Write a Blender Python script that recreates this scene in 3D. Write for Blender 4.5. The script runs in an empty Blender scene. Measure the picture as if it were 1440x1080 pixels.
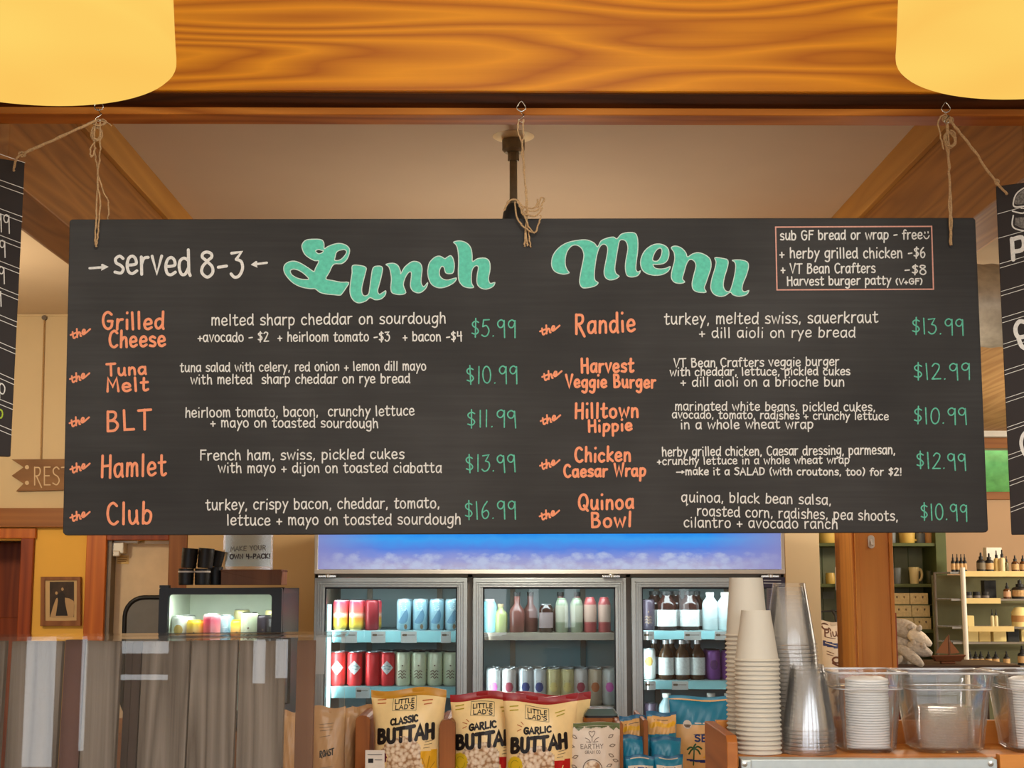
import bpy, bmesh, math, random
from mathutils import Vector, Matrix, Euler
from mathutils.geometry import tessellate_polygon
random.seed(7)
SC = bpy.context.scene
COL = SC.collection
def R(d): return math.radians(d)

# ---------------------------------------------------------------- camera
EYE = Vector((0, 0, 1.70)); FPX = 2050.0
cam = bpy.data.cameras.new('camera'); CAM = bpy.data.objects.new('camera', cam); COL.objects.link(CAM)
CAM.location = EYE; CAM.rotation_euler = Euler((R(97.8), 0, R(-0.42)), 'XYZ')
cam.sensor_width = 36.0; cam.sensor_fit = 'HORIZONTAL'; cam.lens = 36.0 * FPX / 1440.0
cam.clip_start = 0.05; cam.clip_end = 60
SC.camera = CAM
ROT = CAM.rotation_euler.to_matrix()
def at(px, py, Y=None, Z=None):
    d = ROT @ Vector(((px - 720) / FPX, (540 - py) / FPX, -1))
    t = Y / d.y if Y is not None else (Z - EYE.z) / d.z
    return EYE + d * t

# ---------------------------------------------------------------- world, exposure, daylight
w = bpy.data.worlds.new('daylight'); SC.world = w; w.use_nodes = True
w.node_tree.nodes['Background'].inputs[0].default_value = (0.80, 0.90, 1.0, 1)
w.node_tree.nodes['Background'].inputs[1].default_value = 1.6
SC.view_settings.view_transform = 'Standard'; SC.view_settings.look = 'None'
SC.view_settings.exposure = 0.0; SC.view_settings.gamma = 1.0; SC.view_settings.use_curve_mapping = False
SC.cycles.use_denoising = True
SC.cycles.transparent_max_bounces = 96; SC.cycles.max_bounces = 10
SC.cycles.sample_clamp_indirect = 6.0
def area(name, loc, rot, sx, sy, power, col, spread=180):
    l = bpy.data.lights.new(name, 'AREA'); l.shape = 'RECTANGLE'; l.size = sx; l.size_y = sy
    l.energy = power; l.color = col; l.spread = R(spread)
    o = bpy.data.objects.new(name, l); COL.objects.link(o); o.location = loc; o.rotation_euler = rot
    return o
def point(name, loc, power, col, rad=0.12):
    l = bpy.data.lights.new(name, 'POINT'); l.energy = power; l.color = col; l.shadow_soft_size = rad
    o = bpy.data.objects.new(name, l); COL.objects.link(o); o.location = loc
    return o
DAY = (0.90, 0.98, 1.08); WARM = (1.0, 0.72, 0.40)
# daylight entering by the shopfront behind the viewer: a band of high windows; unseen low strips added for glass reflections
HIGH = ((-3.4, 1.5), (-1.5, 1.7), (0.5, 1.7), (2.6, 1.7), (4.6, 1.4))
LOW_GLINTS = ((-2.66, .17, .66, 1.40), (-2.41, .03, .75, 1.40), (-2.06, .27, 1.30, 1.37), (-2.06, .27, 1.15, 1.18), (-1.40, .07, 1.13, 1.38), (-1.27, .07, 1.16, 1.38), (-.06, .22, 1.15, 1.66), (.34, .10, 1.35, 1.66), (.72, .12, 1.25, 1.66), (1.9, .1, 1.3, 1.66))
for wx, ww in HIGH: area('window_and_strip_light', (wx, -2.98, 2.35), (R(90), 0, 0), ww, 1.1, 20.5 * ww, DAY)
for wx, ww, z0, z1 in LOW_GLINTS: area('window_and_strip_light', (wx, -2.98, (z0 + z1) / 2), (R(90), 0, 0), ww, z1 - z0, 13 * ww * (z1 - z0), (.92, .97, 1.0))
# daylight of the far windows, beyond the shelves on the right-hand side of the shop
area('window_and_strip_light', (6.3, 8.0, 2.1), (R(90), 0, R(90)), 2.5, 1.2, 70, (1, .93, .80))
# unseen fill lights added to brighten the walls, ceiling, post and bags
point('unseen_fill_light', (-2.9, 6.6, 2.5), 56, (1.0, .82, .56))
point('unseen_fill_light', (0.1, 5.9, 2.15), 26, (1.0, 0.90, 0.76))
point('unseen_fill_light', (4.3, 8.4, 2.3), 112, (1.0, 0.88, 0.68))
point('unseen_fill_light', (0.3, 0.9, 2.95), 95, (1.0, 0.95, 0.88), .2)
point('unseen_fill_light', (2.3, 4.9, 2.6), 15, (1.0, 0.90, 0.74), .2)
point('unseen_fill_light', (1.85, 6.42, 2.6), 30, (1.0, 0.90, 0.74), .2)

# ---------------------------------------------------------------- materials
def lin(c):
    return tuple(((x / 255) / 12.92 if x <= 10 else ((x / 255 + .055) / 1.055) ** 2.4) for x in c)
MATS = {}
def _new(name):
    m = bpy.data.materials.new(name); m.use_nodes = True
    nt = m.node_tree; b = nt.nodes['Principled BSDF']
    return m, nt, b
def N(nt, t, **kw):
    n = nt.nodes.new(t)
    for k, v in kw.items():
        if k in n.inputs: n.inputs[k].default_value = v
        else: setattr(n, k, v)
    return n
def coords(nt, scale, kind='Object', rot=(0, 0, 0)):
    tc = N(nt, 'ShaderNodeTexCoord'); mp = N(nt, 'ShaderNodeMapping')
    mp.inputs['Scale'].default_value = scale; mp.inputs['Rotation'].default_value = rot
    nt.links.new(tc.outputs[kind], mp.inputs['Vector']); return mp.outputs['Vector']
def ramp(nt, fac, stops):
    r = N(nt, 'ShaderNodeValToRGB'); e = r.color_ramp.elements
    while len(e) < len(stops): e.new(0.5)
    for el, (p, c) in zip(e, stops): el.position = p; el.color = (*c, 1)
    nt.links.new(fac, r.inputs['Fac']); return r.outputs['Color']
def mat(name, c, rough=.55, metal=0.0, var=.06, vs=12, spec=.4, bump=0, coat=0):
    """a plain material with slight procedural mottling"""
    m, nt, b = _new(name); c = lin(c)
    nz = N(nt, 'ShaderNodeTexNoise', Scale=vs, Detail=4.0)
    nt.links.new(coords(nt, (1, 1, 1)), nz.inputs['Vector'])
    col = ramp(nt, nz.outputs['Fac'], [(.3, tuple(x * (1 - var) for x in c)), (.7, tuple(min(1, x * (1 + var)) for x in c))])
    nt.links.new(col, b.inputs['Base Color'])
    b.inputs['Roughness'].default_value = rough; b.inputs['Metallic'].default_value = metal
    b.inputs['Specular IOR Level'].default_value = spec; b.inputs['Coat Weight'].default_value = coat
    if bump:
        bp = N(nt, 'ShaderNodeBump', Strength=bump, Distance=.01)
        nt.links.new(nz.outputs['Fac'], bp.inputs['Height']); nt.links.new(bp.outputs['Normal'], b.inputs['Normal'])
    return m
def wood(name, c1, c2, stretch=(1, 8, 8), rings=7, rough=.45, big=1.0, fine=.25, spec=.35, loc=(0, 0, 0)):
    """contours of a stretched noise give plain-sawn grain; fine fibre on top"""
    m, nt, b = _new(name); c1 = lin(c1); c2 = lin(c2)
    v = coords(nt, tuple(s * big for s in stretch))
    v.node.inputs['Location'].default_value = loc
    n1 = N(nt, 'ShaderNodeTexNoise', Scale=1.0, Detail=1.5, Roughness=.4); nt.links.new(v, n1.inputs['Vector'])
    mu = N(nt, 'ShaderNodeMath', operation='MULTIPLY'); mu.inputs[1].default_value = rings; nt.links.new(n1.outputs['Fac'], mu.inputs[0])
    fr = N(nt, 'ShaderNodeMath', operation='PINGPONG'); fr.inputs[1].default_value = .5; nt.links.new(mu.outputs[0], fr.inputs[0])
    n2 = N(nt, 'ShaderNodeTexNoise', Scale=1.0, Detail=5.0, Roughness=.65)
    nt.links.new(coords(nt, tuple(s * 14 if s > 3 else s * 3 for s in stretch)), n2.inputs['Vector'])
    mx = N(nt, 'ShaderNodeMath', operation='MULTIPLY_ADD'); mx.inputs[1].default_value = fine
    nt.links.new(n2.outputs['Fac'], mx.inputs[0])
    m2 = N(nt, 'ShaderNodeMath', operation='MULTIPLY'); m2.inputs[1].default_value = 2 * (1 - fine); nt.links.new(fr.outputs[0], m2.inputs[0])
    nt.links.new(m2.outputs[0], mx.inputs[2])
    mid = tuple((a + c) / 2 for a, c in zip(c1, c2))
    nt.links.new(ramp(nt, mx.outputs[0], [(.12, c1), (.5, mid), (.9, c2)]), b.inputs['Base Color'])
    b.inputs['Roughness'].default_value = rough; b.inputs['Specular IOR Level'].default_value = spec
    bp = N(nt, 'ShaderNodeBump', Strength=.12, Distance=.003)
    nt.links.new(n2.outputs['Fac'], bp.inputs['Height']); nt.links.new(bp.outputs['Normal'], b.inputs['Normal'])
    return m
def glow(name, c, s):
    m, nt, b = _new(name); nt.nodes.remove(b)
    e = N(nt, 'ShaderNodeEmission', Strength=s); e.inputs['Color'].default_value = (*lin(c), 1)
    nt.links.new(e.outputs[0], nt.nodes['Material Output'].inputs[0]); return m
def clear(name, tint=(1, 1, 1), haze=.05, refl=.5, rough=.05, hazecol=(.85, .85, .85), ior=1.45):
    """thin clear plastic or glass: straight-through light, a Fresnel reflection and a little milkiness"""
    m, nt, b = _new(name); nt.nodes.remove(b)
    tr = N(nt, 'ShaderNodeBsdfTransparent'); tr.inputs[0].default_value = (*tint, 1)
    df = N(nt, 'ShaderNodeBsdfDiffuse'); df.inputs[0].default_value = (*hazecol, 1)
    gl = N(nt, 'ShaderNodeBsdfGlossy', Roughness=rough); gl.inputs[0].default_value = (1, 1, 1, 1)
    fn = N(nt, 'ShaderNodeFresnel', IOR=ior)
    mu = N(nt, 'ShaderNodeMath', operation='MULTIPLY'); mu.inputs[1].default_value = refl; nt.links.new(fn.outputs[0], mu.inputs[0])
    a = N(nt, 'ShaderNodeMixShader', Fac=haze); nt.links.new(tr.outputs[0], a.inputs[1]); nt.links.new(df.outputs[0], a.inputs[2])
    c = N(nt, 'ShaderNodeMixShader'); nt.links.new(mu.outputs[0], c.inputs[0]); nt.links.new(a.outputs[0], c.inputs[1]); nt.links.new(gl.outputs[0], c.inputs[2])
    nt.links.new(c.outputs[0], nt.nodes['Material Output'].inputs[0]); return m
def bands(name, stops, axis='Z', rough=.35, metal=.3):
    """printed colour bands along an axis of the object's own bounds"""
    m, nt, b = _new(name)
    tc = N(nt, 'ShaderNodeTexCoord'); sp = N(nt, 'ShaderNodeSeparateXYZ'); nt.links.new(tc.outputs['Generated'], sp.inputs[0])
    nt.links.new(ramp(nt, sp.outputs[axis], [(p, lin(c)) for p, c in stops]), b.inputs['Base Color'])
    b.inputs['Roughness'].default_value = rough; b.inputs['Metallic'].default_value = metal
    return m

M = dict(
 beam=wood('fir_beam', (178, 98, 2), (232, 150, 18), (.55, 3, 5.5), 15, .5, 1, .3, loc=(3.1, 0, 1.25)),
 beamtrim=wood('fir_trim', (156, 84, 20), (204, 126, 44), (.8, 9, 9), 5, .62, 1, .3, .2),
 rafter=wood('fir_rafter', (132, 84, 34), (164, 110, 50), (9, .7, 9), 8, .5, 1, .3),
 rafterl=wood('fir_rafter_trim', (168, 116, 46), (194, 140, 64), (9, .5, 9), 3, .5, 1, .3),
 post=wood('post_wood', (200, 122, 42), (222, 146, 58), (9, 9, .7), 4, .5, 1, .4),
 casing=wood('casing_wood', (170, 84, 18), (206, 116, 38), (10, 10, .7), 5, .45, 1, .35),
 casingd=wood('casing_brown', (120, 72, 34), (150, 96, 52), (10, 10, .7), 4, .5, 1, .4),
 redwood=wood('red_door_wood', (120, 46, 8), (156, 70, 20), (10, 10, .7), 5, .45, 1, .35),
 rail=wood('rail_wood', (134, 80, 30), (160, 102, 46), (.7, 10, 10), 4, .5, 1, .4),
 plank=wood('weathered_plank', (82, 70, 60), (156, 142, 128), (14, 14, .8), 6, .85, 1, .55, .1),
 plankr=wood('reddish_plank', (96, 62, 44), (126, 88, 66), (14, 14, .8), 6, .8, 1, .5, .1),
 plankm=wood('maroon_plank', (92, 62, 56), (118, 84, 76), (14, 14, .8), 4, .8, 1, .5, .1),
 plankd=wood('dark_plank', (52, 42, 38), (76, 62, 56), (14, 14, .8), 4, .85, 1, .5, .1),
 tray=wood('tray_wood', (176, 104, 34), (208, 136, 60), (1.2, 8, 8), 5, .45, 1, .35),
 trayside=wood('tray_side', (150, 84, 30), (176, 106, 46), (9, 1.0, 9), 4, .5, 1, .35),
 rack=wood('rack_wood', (128, 72, 24), (166, 100, 40), (9, 9, 1.0), 5, .5, 1, .35),
 signwood=wood('sign_wood', (122, 84, 48), (150, 108, 66), (1.2, 9, 9), 4, .6, 1, .4),
 hutch=mat('green_hutch', (82, 92, 50), .6), hutchd=mat('green_backboard', (120, 122, 92), .6),
 taupe=mat('ceiling_paint', (206, 184, 156), .9, var=.02, vs=3), cream=mat('cream_wall', (218, 196, 156), .9, var=.02, vs=3),
 yellow=mat('yellow_wall', (240, 186, 84), .9, var=.03, vs=3), pink=mat('tan_wall', (206, 172, 136), .9, var=.03, vs=3),
 floor=mat('floor', (128, 122, 114), .6), white=mat('white_paint', (226, 222, 212), .6), black=mat('black_plastic', (26, 27, 28), .45),
 chalk=None, steel=mat('steel', (190, 190, 188), .32, 1.0, .03), galv=mat('galvanised', (140, 132, 118), .5, .5, .15, 30),
 darksteel=mat('dark_pipe', (126, 116, 94), .5, .3, .15, 40), brass=mat('brass', (252, 232, 190), .35, .2),
 twine=mat('jute', (190, 156, 112), .9, var=.3, vs=300), wire=mat('zinc_wire', (206, 200, 188), .25, 1.0),
 cup=mat('paper_cup', (198, 190, 174), .7, var=.015), lidwhite=mat('white_lid', (236, 234, 230), .4, var=.02),
 clearcup=clear('clear_cup', (.997, .996, .994), .022, .6, .07, (.9, .89, .87), 1.36),clearlid=clear('clear_lid', (.997, .997, .995), .02, .5, .1, (.95, .92, .88), 1.16), tubglint=clear('tub_edge_highlight', (.98, .98, .98), .42, .9, .06, (.92, .9, .88), 1.5), tub=clear('clear_tub', (.985, .982, .978), .03, .7, .06, (.85, .83, .8), 1.5),
 pane=clear('sneeze_glass', (.98, .98, .975), .02, .75, .01, (.5, .47, .44), 1.5), cooler_glass=clear('cooler_glass', (.93, .96, .955), .01, .55, .01, (.5, .6, .6)),
 alu=mat('brushed_aluminium', (186, 193, 191), .42, .35, .04, 60), bronze=mat('dark_frame', (120, 110, 98), .5, .3), fridgeside=mat('cooler_side', (92, 82, 70), .6),
 inner=mat('cooler_liner', (140, 160, 162), .5, var=.03), shelfstrip=mat('shelf_strip', (126, 176, 182), .4), tag=mat('price_tag', (214, 218, 216), .6),
 black2=mat('charcoal_frame', (38, 42, 44), .5),
)
def chalkboard():
    m, nt, b = _new('chalkboard_paint')
    v = coords(nt, (1.2, 1, 34)); n = N(nt, 'ShaderNodeTexNoise', Scale=2.0, Detail=6.0, Roughness=.6); nt.links.new(v, n.inputs['Vector'])
    n2 = N(nt, 'ShaderNodeTexNoise', Scale=2.2, Detail=3.0); nt.links.new(coords(nt, (1, 1, 1)), n2.inputs['Vector'])
    mx = N(nt, 'ShaderNodeMath', operation='MULTIPLY_ADD'); mx.inputs[1].default_value = .45
    nt.links.new(n.outputs['Fac'], mx.inputs[0]); nt.links.new(n2.outputs['Fac'], mx.inputs[2])
    nt.links.new(ramp(nt, mx.outputs[0], [(.40, lin((44, 43, 42))), (.72, lin((58, 57, 55))), (.98, lin((70, 69, 67)))]), b.inputs['Base Color'])
    b.inputs['Roughness'].default_value = .75; b.inputs['Specular IOR Level'].default_value = .25
    bp = N(nt, 'ShaderNodeBump', Strength=.15, Distance=.002); nt.links.new(n.outputs['Fac'], bp.inputs['Height']); nt.links.new(bp.outputs['Normal'], b.inputs['Normal'])
    return m
M['chalk'] = chalkboard()
M['w'] = mat('white_chalk', (228, 226, 218), .9, var=.1, vs=160)
M['o'] = mat('orange_chalk', (250, 158, 116), .9, var=.08, vs=160)
M['t'] = mat('teal_chalk', (100, 204, 176), .9, var=.12, vs=90)
M['p'] = mat('price_chalk', (100, 190, 160), .9, var=.2, vs=160)
M['m'] = mat('mint_chalk', (206, 226, 212), .9, var=.1, vs=160)
M['pk'] = mat('pink_chalk', (222, 164, 146), .9, var=.1, vs=160)
M['k'] = mat('black_ink', (26, 20, 18), .5)

# ---------------------------------------------------------------- mesh building
class MB:
    def __init__(s): s.v = []; s.f = []; s.m = []
    def add(s, vs, fs, m=0):
        b = len(s.v); s.v += [tuple(v) for v in vs]
        s.f += [tuple(i + b for i in f) for f in fs]; s.m += [m] * len(fs); return s
    def box(s, x0, x1, y0, y1, z0, z1, m=0):
        v = [(x, y, z) for z in (z0, z1) for y in (y0, y1) for x in (x0, x1)]
        return s.add(v, [(0, 2, 3, 1), (4, 5, 7, 6), (0, 1, 5, 4), (2, 6, 7, 3), (0, 4, 6, 2), (1, 3, 7, 5)], m)
    def lathe(s, prof, n=24, c=(0, 0, 0), m=0, lean=(0, 0)):
        vs = []; fs = []
        for r, z in prof:
            for k in range(n):
                a = 2 * math.pi * k / n
                vs.append((c[0] + r * math.cos(a) + lean[0] * z, c[1] + r * math.sin(a) + lean[1] * z, c[2] + z))
        for i in range(len(prof) - 1):
            for k in range(n):
                fs.append((i * n + k, i * n + (k + 1) % n, (i + 1) * n + (k + 1) % n, (i + 1) * n + k))
        if prof[0][0] > 1e-4: fs.append(tuple(range(n))[::-1]) if prof[0] != prof[-1] else None
        if prof[-1][0] > 1e-4 and prof[0] != prof[-1]: fs.append(tuple((len(prof) - 1) * n + k for k in range(n)))
        return s.add(vs, [f for f in fs if f], m)
    def tube(s, pts, r, n=7, m=0, closed=False):
        pts = [Vector(p) for p in pts]; vs = []; fs = []; L = len(pts); up = None
        for i, p in enumerate(pts):
            a = pts[(i - 1) % L] if closed or i else p; b = pts[(i + 1) % L] if closed or i < L - 1 else p
            t = (b - a); t = t.normalized() if t.length > 1e-9 else Vector((0, 0, 1))
            if up is None: up = Vector((0, 1, 0)) if abs(t.y) < .9 else Vector((1, 0, 0))
            x = t.cross(up); x = x.normalized() if x.length > 1e-6 else t.orthogonal().normalized()
            y = x.cross(t); up = y if y.length > 1e-6 else up
            rr = r[i] if isinstance(r, (list, tuple)) else r
            vs += [p + (x * math.cos(2 * math.pi * k / n) + y * math.sin(2 * math.pi * k / n)) * rr for k in range(n)]
        for i in range(L if closed else L - 1):
            j = (i + 1) % L
            fs += [(i * n + k, i * n + (k + 1) % n, j * n + (k + 1) % n, j * n + k) for k in range(n)]
        if not closed: fs += [tuple(range(n))[::-1], tuple((L - 1) * n + k for k in range(n))]
        return s.add(vs, fs, m)
    def prism(s, pts, d, m=0):
        """planar outline pts (3D) pushed along d"""
        pts = [Vector(p) for p in pts]; d = Vector(d); n = len(pts)
        return s.add(pts + [p + d for p in pts], [tuple(range(n))[::-1], tuple(range(n, 2 * n))] + [(i, (i + 1) % n, n + (i + 1) % n, n + i) for i in range(n)], m)
    def loft(s, loops, m=0, cap0=True, cap1=True):
        n = len(loops[0]); vs = [v for l in loops for v in l]; fs = []
        for i in range(len(loops) - 1):
            fs += [(i * n + k, i * n + (k + 1) % n, (i + 1) * n + (k + 1) % n, (i + 1) * n + k) for k in range(n)]
        if cap0: fs.append(tuple(range(n))[::-1])
        if cap1: fs.append(tuple((len(loops) - 1) * n + k for k in range(n)))
        return s.add(vs, fs, m)
    def strip(s, line, wd, fn, m=0, closed=False):
        """a brush stroke of width wd along a 2D line, laid on a surface by fn(x, y)"""
        P = [Vector(p) for p in line]; Q = [P[0]]
        for p in P[1:]:
            if (p - Q[-1]).length > wd * .08: Q.append(p)
        if closed and (Q[0] - Q[-1]).length < wd * .3: Q.pop()
        h = wd / 2
        if len(Q) < 2:
            c = Q[0]; s.add([fn(c.x + h * math.cos(k * .785), c.y + h * math.sin(k * .785)) for k in range(8)], [tuple(range(8))], m); return s
        n = len(Q); Lp = []; Rp = []
        for i in range(n):
            a = Q[(i - 1) % n] if closed or i else Q[0]; b = Q[(i + 1) % n] if closed or i < n - 1 else Q[-1]
            t1 = (Q[i] - a); t2 = (b - Q[i])
            t1 = t1.normalized() if t1.length > 1e-9 else t2.normalized(); t2 = t2.normalized() if t2.length > 1e-9 else t1
            t = t1 + t2; t = t.normalized() if t.length > .2 else t1
            k = min(1.5, 1 / max(.3, abs(t.dot(t1)))); nn = Vector((-t.y, t.x)) * h * k
            Lp.append(Q[i] + nn); Rp.append(Q[i] - nn)
        up = min(2.5e-5, 4e-4 / n); rise = lambda q, i: (q[0], q[1] - up * i, q[2])
        vs = [rise(fn(p.x, p.y), i) for i, p in enumerate(Lp)] + [rise(fn(p.x, p.y), i) for i, p in enumerate(Rp)]
        fs = [(i, n + i, n + (i + 1) % n, (i + 1) % n) for i in range(n if closed else n - 1)]
        s.add(vs, fs, m)
        if not closed:
            for c, t in ((Q[0], (Q[0] - Q[1]).normalized()), (Q[-1], (Q[-1] - Q[-2]).normalized())):
                a0 = math.atan2(t.y, t.x) - math.pi / 2
                s.add([fn(c.x + h * math.cos(a0 + k * math.pi / 5), c.y + h * math.sin(a0 + k * math.pi / 5)) for k in range(6)], [tuple(range(6))], m)
        return s
    def fill(s, loops, fn, m=0):
        """a painted 2D outline with holes, laid on a surface"""
        tri = tessellate_polygon([[Vector((x, y, 0)) for x, y in l] for l in loops])
        flat = [p for l in loops for p in l]
        return s.add([fn(x, y) for x, y in flat], [tuple(t) for t in tri], m)
    def build(s, name, mats, parent=None, loc=(0, 0, 0), rot=(0, 0, 0), smooth=0, bevel=0):
        me = bpy.data.meshes.new(name); me.from_pydata(s.v, [], s.f); me.update()
        if not isinstance(mats, (list, tuple)): mats = [mats]
        for mm in mats: me.materials.append(mm)
        if len(mats) > 1: me.polygons.foreach_set('material_index', s.m)
        bm = bmesh.new(); bm.from_mesh(me)
        if smooth or bevel: bmesh.ops.remove_doubles(bm, verts=bm.verts, dist=1e-6)
        bmesh.ops.recalc_face_normals(bm, faces=bm.faces); bm.to_mesh(me); bm.free()
        if smooth:
            me.polygons.foreach_set('use_smooth', [True] * len(me.polygons)); me.set_sharp_from_angle(angle=R(smooth))
        o = bpy.data.objects.new(name, me); COL.objects.link(o); o.location = loc; o.rotation_euler = rot
        if parent: o.parent = parent
        if bevel:
            b = o.modifiers.new('edge', 'BEVEL'); b.width = bevel; b.segments = 2; b.limit_method = 'ANGLE'; b.angle_limit = R(40)
        return o
def thing(name, label, cat, loc=(0, 0, 0), rot=(0, 0, 0), group=None):
    o = bpy.data.objects.new(name, None); COL.objects.link(o); o.location = loc; o.rotation_euler = rot; o.empty_display_size = .05
    return tag(o, label, cat, group)
def tag(o, label, cat, group=None):
    o['label'] = label; o['category'] = cat
    if group: o['group'] = group
    return o
def struct(o): o['kind'] = 'structure'; return o
def dup(root, loc, label, group=None, rot=None):
    r = root.copy(); COL.objects.link(r); r.location = loc
    if rot: r.rotation_euler = rot
    r['label'] = label
    if group: r['group'] = group
    for ch in list(root.children):
        c = ch.copy(); COL.objects.link(c); c.parent = r
        for g in list(ch.children):
            d = g.copy(); COL.objects.link(d); d.parent = c
    return r
ORD = ('top first second third fourth fifth sixth seventh eighth ninth tenth eleventh twelfth thirteenth fourteenth fifteenth sixteenth seventeenth eighteenth nineteenth twentieth '
       'twenty-first twenty-second twenty-third twenty-fourth twenty-fifth twenty-sixth twenty-seventh twenty-eighth twenty-ninth thirtieth').split()
def smooth_line(P, sub=5, closed=False):
    n = len(P); out = []
    if n < 3: return [tuple(p) for p in P]
    g = (lambda i: P[i % n]) if closed else (lambda i: P[min(max(i, 0), n - 1)])
    for i in range(n if closed else n - 1):
        a, b, c, d = g(i - 1), g(i), g(i + 1), g(i + 2)
        for k in range(sub):
            t = k / sub
            out.append(tuple(.5 * (2 * b[j] + (c[j] - a[j]) * t + (2 * a[j] - 5 * b[j] + 4 * c[j] - d[j]) * t * t + (3 * b[j] - a[j] - 3 * c[j] + d[j]) * t ** 3) for j in range(len(b))))
    if not closed: out.append(tuple(P[-1]))
    return out

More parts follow.
